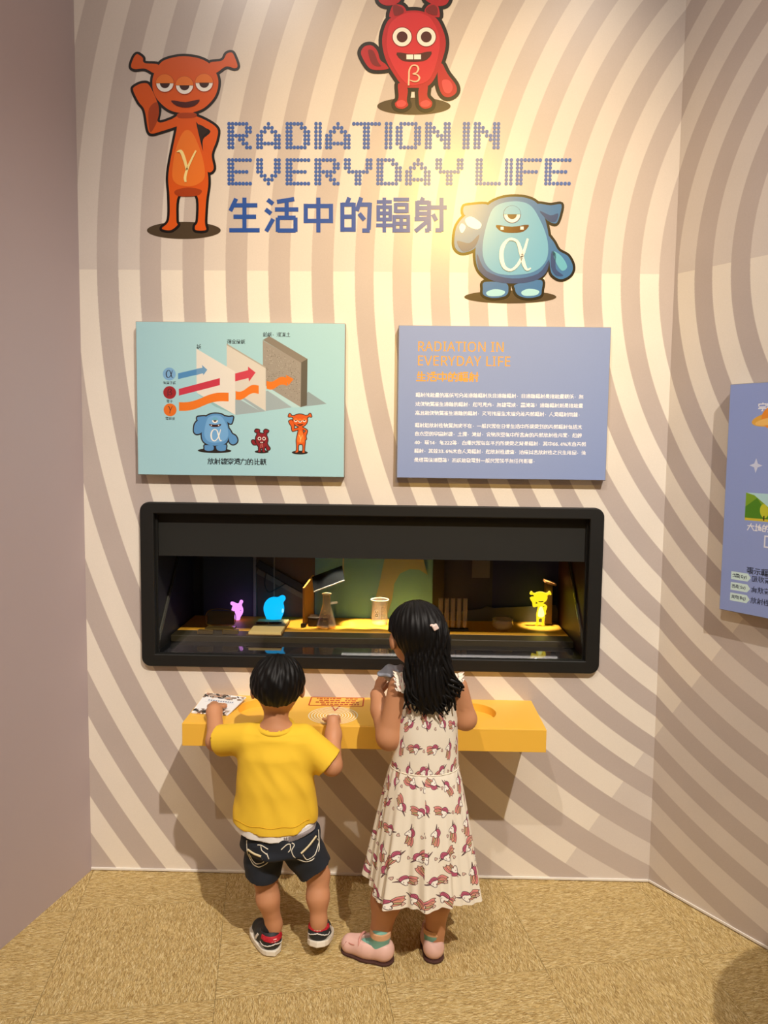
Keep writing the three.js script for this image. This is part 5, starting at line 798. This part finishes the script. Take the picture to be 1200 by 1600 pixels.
  // lofted rings: centre, half width, half depth, folds
  function loft(rows, n, uOff = 0) {
    const pos = [], uv = [], idx = []; let v = 0, last = null;
    rows.forEach((r, j) => { for (let i = 0; i <= n; i++) { const t = i / n * Math.PI * 2, q = r(t); pos.push(...q); if (j && i === 0) v += Math.hypot(q[0] - last[0], q[1] - last[1], q[2] - last[2]) || 0.01; if (i === 0) last = q; uv.push(t * 0.14 + uOff, -v); } });
    for (let j = 0; j < rows.length - 1; j++) for (let i = 0; i < n; i++) { const a = j * (n + 1) + i, b = a + n + 1; idx.push(a, b, a + 1, a + 1, b, b + 1); }
    const o = new THREE.BufferGeometry(); o.setAttribute('position', new THREE.Float32BufferAttribute(pos, 3)); o.setAttribute('uv', new THREE.Float32BufferAttribute(uv, 2)); o.setIndex(idx); o.computeVertexNormals(); return o;
  }
  const bw = table([[0.895, 0.062], [0.87, 0.078], [0.83, 0.088], [0.76, 0.096], [0.69, 0.1], [0.622, 0.105]]), bd = table([[0.895, 0.046], [0.87, 0.062], [0.82, 0.072], [0.72, 0.078], [0.622, 0.083]]), bx = (y) => mix(0.094, 0.104, clamp((y - 0.62) / 0.25));
  const bodice = Array.from({ length: 22 }, (_, j) => { const y = mix(0.893, 0.62, j / 21); return (t) => { const f = 1 + 0.012 * Math.sin(t * 5 + y * 40) * (1 - j / 40), dip = j < 4 ? (1 - j / 4) * 0.03 * Math.abs(Math.cos(t)) ** 3 : 0; return [bx(y) + Math.sin(t) * bw(y) * f, y - dip, 0.445 + Math.cos(t) * bd(y) * f]; }; });
  const dress = part('dress', loft(bodice, 96), fabric, g, 'cream sleeveless dress printed with unicorns');
  const skirt = Array.from({ length: 40 }, (_, j) => { const s = j / 39; return (t) => { const e = s ** 0.8, w = mix(0.104, 0.172, e), d = mix(0.082, 0.142, e), wav = (0.012 * Math.sin(t * 22) * (1 - s) ** 3 + (0.075 * Math.sin(t * 7 + 0.6) + 0.05 * Math.sin(t * 11 + 1.7) + 0.03 * Math.sin(t * 17) + 0.028 * Math.sin(t * 27 + 1)) * s ** 1.1), f = 1 + wav, y = mix(0.626, 0.247 + 0.012 * Math.sin(t * 3 + 1.0) - 0.016 * Math.cos(t - 0.25), s); return [0.0945 + Math.sin(t) * w * f, y, 0.447 + Math.cos(t) * d * f]; }; });
  part('skirt', loft(skirt, 240, 0.07), fabric, dress); part('waist_seam', tube(Array.from({ length: 40 }, (_, i) => { const t = i / 40 * 6.2832; return [0.0945 + Math.sin(t) * 0.1055, 0.624, 0.446 + Math.cos(t) * 0.0838]; }), 0.0016, 120, 6, true), mat(0xe6dcc4, 0.8), dress);
  for (const s of [-1, 1]) { const cxs = 0.102 + s * 0.062, strap = []; for (let i = 0; i <= 10; i++) { const a = i / 10 * Math.PI; strap.push([cxs + s * 0.008 * Math.sin(a), 0.868 + 0.041 * Math.sin(a), 0.445 + Math.cos(a) * 0.052]); }
    const cur = new THREE.CatmullRomCurve3(strap.map((p) => V(...p))), rows = Array.from({ length: 25 }, (_, i) => { const p = cur.getPoint(i / 24); return (t) => [p.x + Math.sin(t) * 0.021, p.y + Math.cos(t) * 0.004, p.z]; }); part('strap', loft(rows, 12), fabric, dress);
    const fr = []; for (let i = 0; i <= 60; i++) { const p = cur.getPoint(i / 60), w = 0.014 + 0.005 * Math.sin(i * 0.9); fr.push((t) => [p.x + s * (0.021 + (t < 3.1 ? 0 : w)), p.y + (t < 3.1 ? 0.002 : 0.004 + 0.006 * Math.sin(i * 0.9)), p.z]); }
    const pos = [], uv = [], idx = []; fr.forEach((r, i) => { pos.push(...r(0), ...r(4)); uv.push(i * 0.004, 0, i * 0.004, 0.02); if (i) { const k = i * 2; idx.push(k - 2, k - 1, k, k - 1, k + 1, k); } }); const o = new THREE.BufferGeometry(); o.setAttribute('position', new THREE.Float32BufferAttribute(pos, 3)); o.setAttribute('uv', new THREE.Float32BufferAttribute(uv, 2)); o.setIndex(idx); o.computeVertexNormals(); part('ruffle', o, fabric, dress); }
  // long wavy hair gathered at the back
  const cap = head.loc((px, py, pz) => { const a = Math.atan2(px, pz), e = egg([0, 0.016, -0.012], [0.083, 0.084, 0.094])(px, py, pz) - 0.001 * Math.sin(a * 40) - 0.0012 * Math.sin(a * 17 + py * 60); return smax(smax(e, -(py + 0.07 + 0.03 * clamp(-pz * 16)), 0.012), (pz - 0.036) * 0.85 - (py - 0.022) * 0.85, 0.014); }), earless = head.loc((px, py, pz) => egg([0.078, -0.02, 0.002], [0.03, 0.034, 0.026])(Math.abs(px), py, pz));
  const mass = blend([egg([0.088, 1.0, 0.487], [0.066, 0.075, 0.036]), egg([0.098, 0.925, 0.508], [0.052, 0.075, 0.026]), egg([0.1, 0.87, 0.522], [0.045, 0.06, 0.018]), egg([0.122, 1.04, 0.49], [0.04, 0.055, 0.035])], 0.03), strandy = (px, py, pz) => mass(px, py, pz) - 0.0022 * Math.sin(px * 330 + 5 * Math.sin(py * 22)) - 0.0012 * Math.sin(px * 700 + py * 60);
  const hair = [field((a, b, d) => smin(smax(cap(a, b, d), -earless(a, b, d), 0.006), strandy(a, b, d), 0.012), [-0.06, 0.76, 0.3], [0.2, 1.15, 0.58], 0.0036)];
  const taper = (pts, r0, r1, n = 30, k = 7) => { const gm = tube(pts, 1, n, k), p = gm.attributes.position, cur = new THREE.CatmullRomCurve3(pts.map((q) => V(...q))); for (let i = 0; i <= n; i++) { const cpt = cur.getPointAt(i / n), r = mix(r0, r1, (i / n) ** 1.6); for (let j = 0; j <= k; j++) { const id = i * (k + 1) + j; p.setXYZ(id, cpt.x + (p.getX(id) - cpt.x) * r, cpt.y + (p.getY(id) - cpt.y) * r, cpt.z + (p.getZ(id) - cpt.z) * r); } } gm.computeVertexNormals(); return gm; };
  for (let i = 0; i < 78; i++) {
    const u = rnd(), v = rnd(), x0 = mix(0.035, 0.15, u), y0 = mix(0.93, 1.08, v), zt = 0.515 + 0.012 * rnd(), xe = mix(0.03, 0.196, clamp(u + (rnd() - 0.5) * 0.16)), ends = 0.80 + 0.045 * Math.abs(u - 0.45) + 0.05 * rnd() + (u > 0.8 ? 0.03 : 0), ph = rnd() * 6, am = 0.007 + 0.011 * rnd(), pts = [];
    for (let k = 0; k <= 9; k++) { const t = k / 9, w = Math.sin(t * 9 + ph) * am * t, curlIn = t > 0.8 ? (t - 0.8) * 0.12 * (rnd() - 0.4) : 0; pts.push([mix(x0, xe, t ** 1.1) + w + curlIn, mix(y0, ends, t), mix(0.5, zt + 0.008, Math.sqrt(t)) - 0.012 * (Math.abs(mix(x0, xe, t) - 0.1) / 0.07) ** 2 + Math.cos(t * 9 + ph) * am * 0.5 * t]); }
    hair.push(taper(pts, 0.0075, 0.0022));
  }
  for (let i = 0; i < 16; i++) { const t0 = i / 15, x0 = mix(0.105, 0.15, t0), pts = []; for (let k = 0; k <= 7; k++) { const t = k / 7; pts.push([x0 + 0.03 * t + 0.006 * Math.sin(t * 7 + i), 1.058 - 0.2 * t - 0.02 * (i % 3), 0.505 + 0.018 * Math.sin(t * 2.6) - 0.012 * t0]); } hair.push(taper(pts, 0.008, 0.003)); }
  part('hair', merge(hair), hairMat, g, 'long wavy black hair');
  const clip = part('hair_clip', rbox(0.017, 0.017, 0.012, 0.003), mat(0xf3dcd2, 0.3), g, 'pale pink square hair clip'); clip.position.set(...W(680, 980, 0.528), 0.528); clip.rotation.set(0, 0.2, 0.5); const band = part('hair_band', new THREE.TorusGeometry(0.012, 0.004, 8, 20), mat(0xe8c8bc, 0.5), g); band.position.set(...W(675, 983, 0.518), 0.52);
  // loafers and ankle socks
  function loafer(heel, toe) {
    const s = new THREE.Group(); s.name = 'shoe'; g.add(s); const yaw = Math.atan2(-(toe[0] - heel[0]), -(toe[2] - heel[2])); s.position.set(...heel); s.rotation.y = yaw; const pink = mat(0xe9beb0, 0.5), lo = [-0.055, -0.005, -0.2], hi = [0.055, 0.12, 0.03];
    const full = blend([bone([0, 0.03, -0.03, 0.0315], [0, 0.032, -0.085, 0.034]), bone([0, 0.032, -0.085, 0.034], [0, 0.025, -0.142, 0.0305]), bone([0, 0.042, -0.026, 0.026], [0, 0.042, -0.03, 0.026])], 0.02), open = (px, py, pz) => Math.hypot(px * 1.05, (pz + 0.058) * 0.56) - 0.0255;
    const upper = (px, py, pz) => smax(smax(full(px, py, pz), py - 0.062 + 0.1 * clamp((-pz - 0.03) * 6) * 0.1, 0.004), 0.004 - py, 0.002), shoe = (px, py, pz) => smax(upper(px, py, pz), -Math.max(open(px, py, pz), 0.04 - py), 0.003);
    part('upper', field(shoe, lo, hi, 0.003), pink, s, 'pink leather upper'); part('sole', field((px, py, pz) => Math.max(full(px, 0.026, pz) - 0.0005, Math.abs(py - 0.004) - 0.0038), lo, hi, 0.003), mat(0x4a2c26, 0.7), s, 'thin dark sole');
    part('apron_seam', tube([[-0.028, 0.045, -0.1], [-0.025, 0.043, -0.135], [0, 0.043, -0.16], [0.025, 0.043, -0.135], [0.028, 0.045, -0.1]], 0.0022, 30, 6), mat(0xc88878, 0.6), s); part('strap', tube([[-0.034, 0.03, -0.1], [-0.024, 0.058, -0.102], [0, 0.066, -0.104], [0.024, 0.058, -0.102], [0.034, 0.03, -0.1]], 0.004, 24, 6), mat(0xd89a8c, 0.5), s);
    for (let k = 0; k < 7; k++) { const a = (k - 3) * 0.36; part('pleat', tube([[Math.sin(a) * 0.026, 0.045, -0.136 - Math.cos(a) * 0.022], [Math.sin(a) * 0.031, 0.03, -0.14 - Math.cos(a) * 0.031]], 0.0013, 4, 5), mat(0xc48474, 0.6), s); }
    const sock = part('sock', field(blend([bone([0, 0.035, -0.045, 0.025], [0, 0.078, -0.04, 0.0315]), bone([0, 0.04, -0.05, 0.022], [0, 0.034, -0.09, 0.02])], 0.02), lo, hi, 0.0035), cloth(0x7fb5a4), s, 'teal ankle sock'); part('sock_cuff', cyl(0.0325, 0.0325, 0.016, 28, 0, 0.088, -0.04), cloth(0xe8b486), sock, 'peach cuff');
    return s;
  }
  loafer([0.003, 0.001, 0.482], [-0.165, 0, 0.418]); loafer([0.134, 0.001, 0.482], [0.128, 0, 0.31]);
}
{ // cloth in the girl's hand
  const p = W(613, 1053, 0.39), f = (x, y, z) => egg([p[0] + 0.004, p[1], 0.385], [0.046, 0.026, 0.032])(x, y, z) - 0.004 * Math.sin(x * 130 + y * 60) - 0.003 * Math.sin(y * 190 - x * 70 + z * 60);
  solo('cloth', field(f, [p[0] - 0.07, p[1] - 0.06, 0.32], [p[0] + 0.1, p[1] + 0.06, 0.45], 0.003), new THREE.MeshPhysicalMaterial({ color: 0x9aa0ac, roughness: 0.4, sheen: 0.5, sheenRoughness: 0.4 }), 'crumpled shiny grey cloth held up by the child in the dress', 'cloth');
}

{ // unseen high round table, added so its top casts the carpet shadow
  const g = thing('added_round_table', 'unseen round high table added to shade the carpet', 'table'); g.position.set(1.45, 0, 1.44);
  part('tabletop', lathe([[0, 1.03], [0.385, 1.03], [0.4, 1.036], [0.4, 1.056], [0.394, 1.062], [0, 1.062]], 64), mat(0xd8cbb8, 0.5), g); part('column', cyl(0.035, 0.035, 1.02, 24, 0, 0.52, 0), mat(0x9a9a9a, 0.35), g); part('foot_plate', lathe([[0, 0.001], [0.22, 0.001], [0.22, 0.01], [0.05, 0.022], [0, 0.022]], 48), mat(0x8a8a8a, 0.35), g);
}
renderer.render(scene, camera);
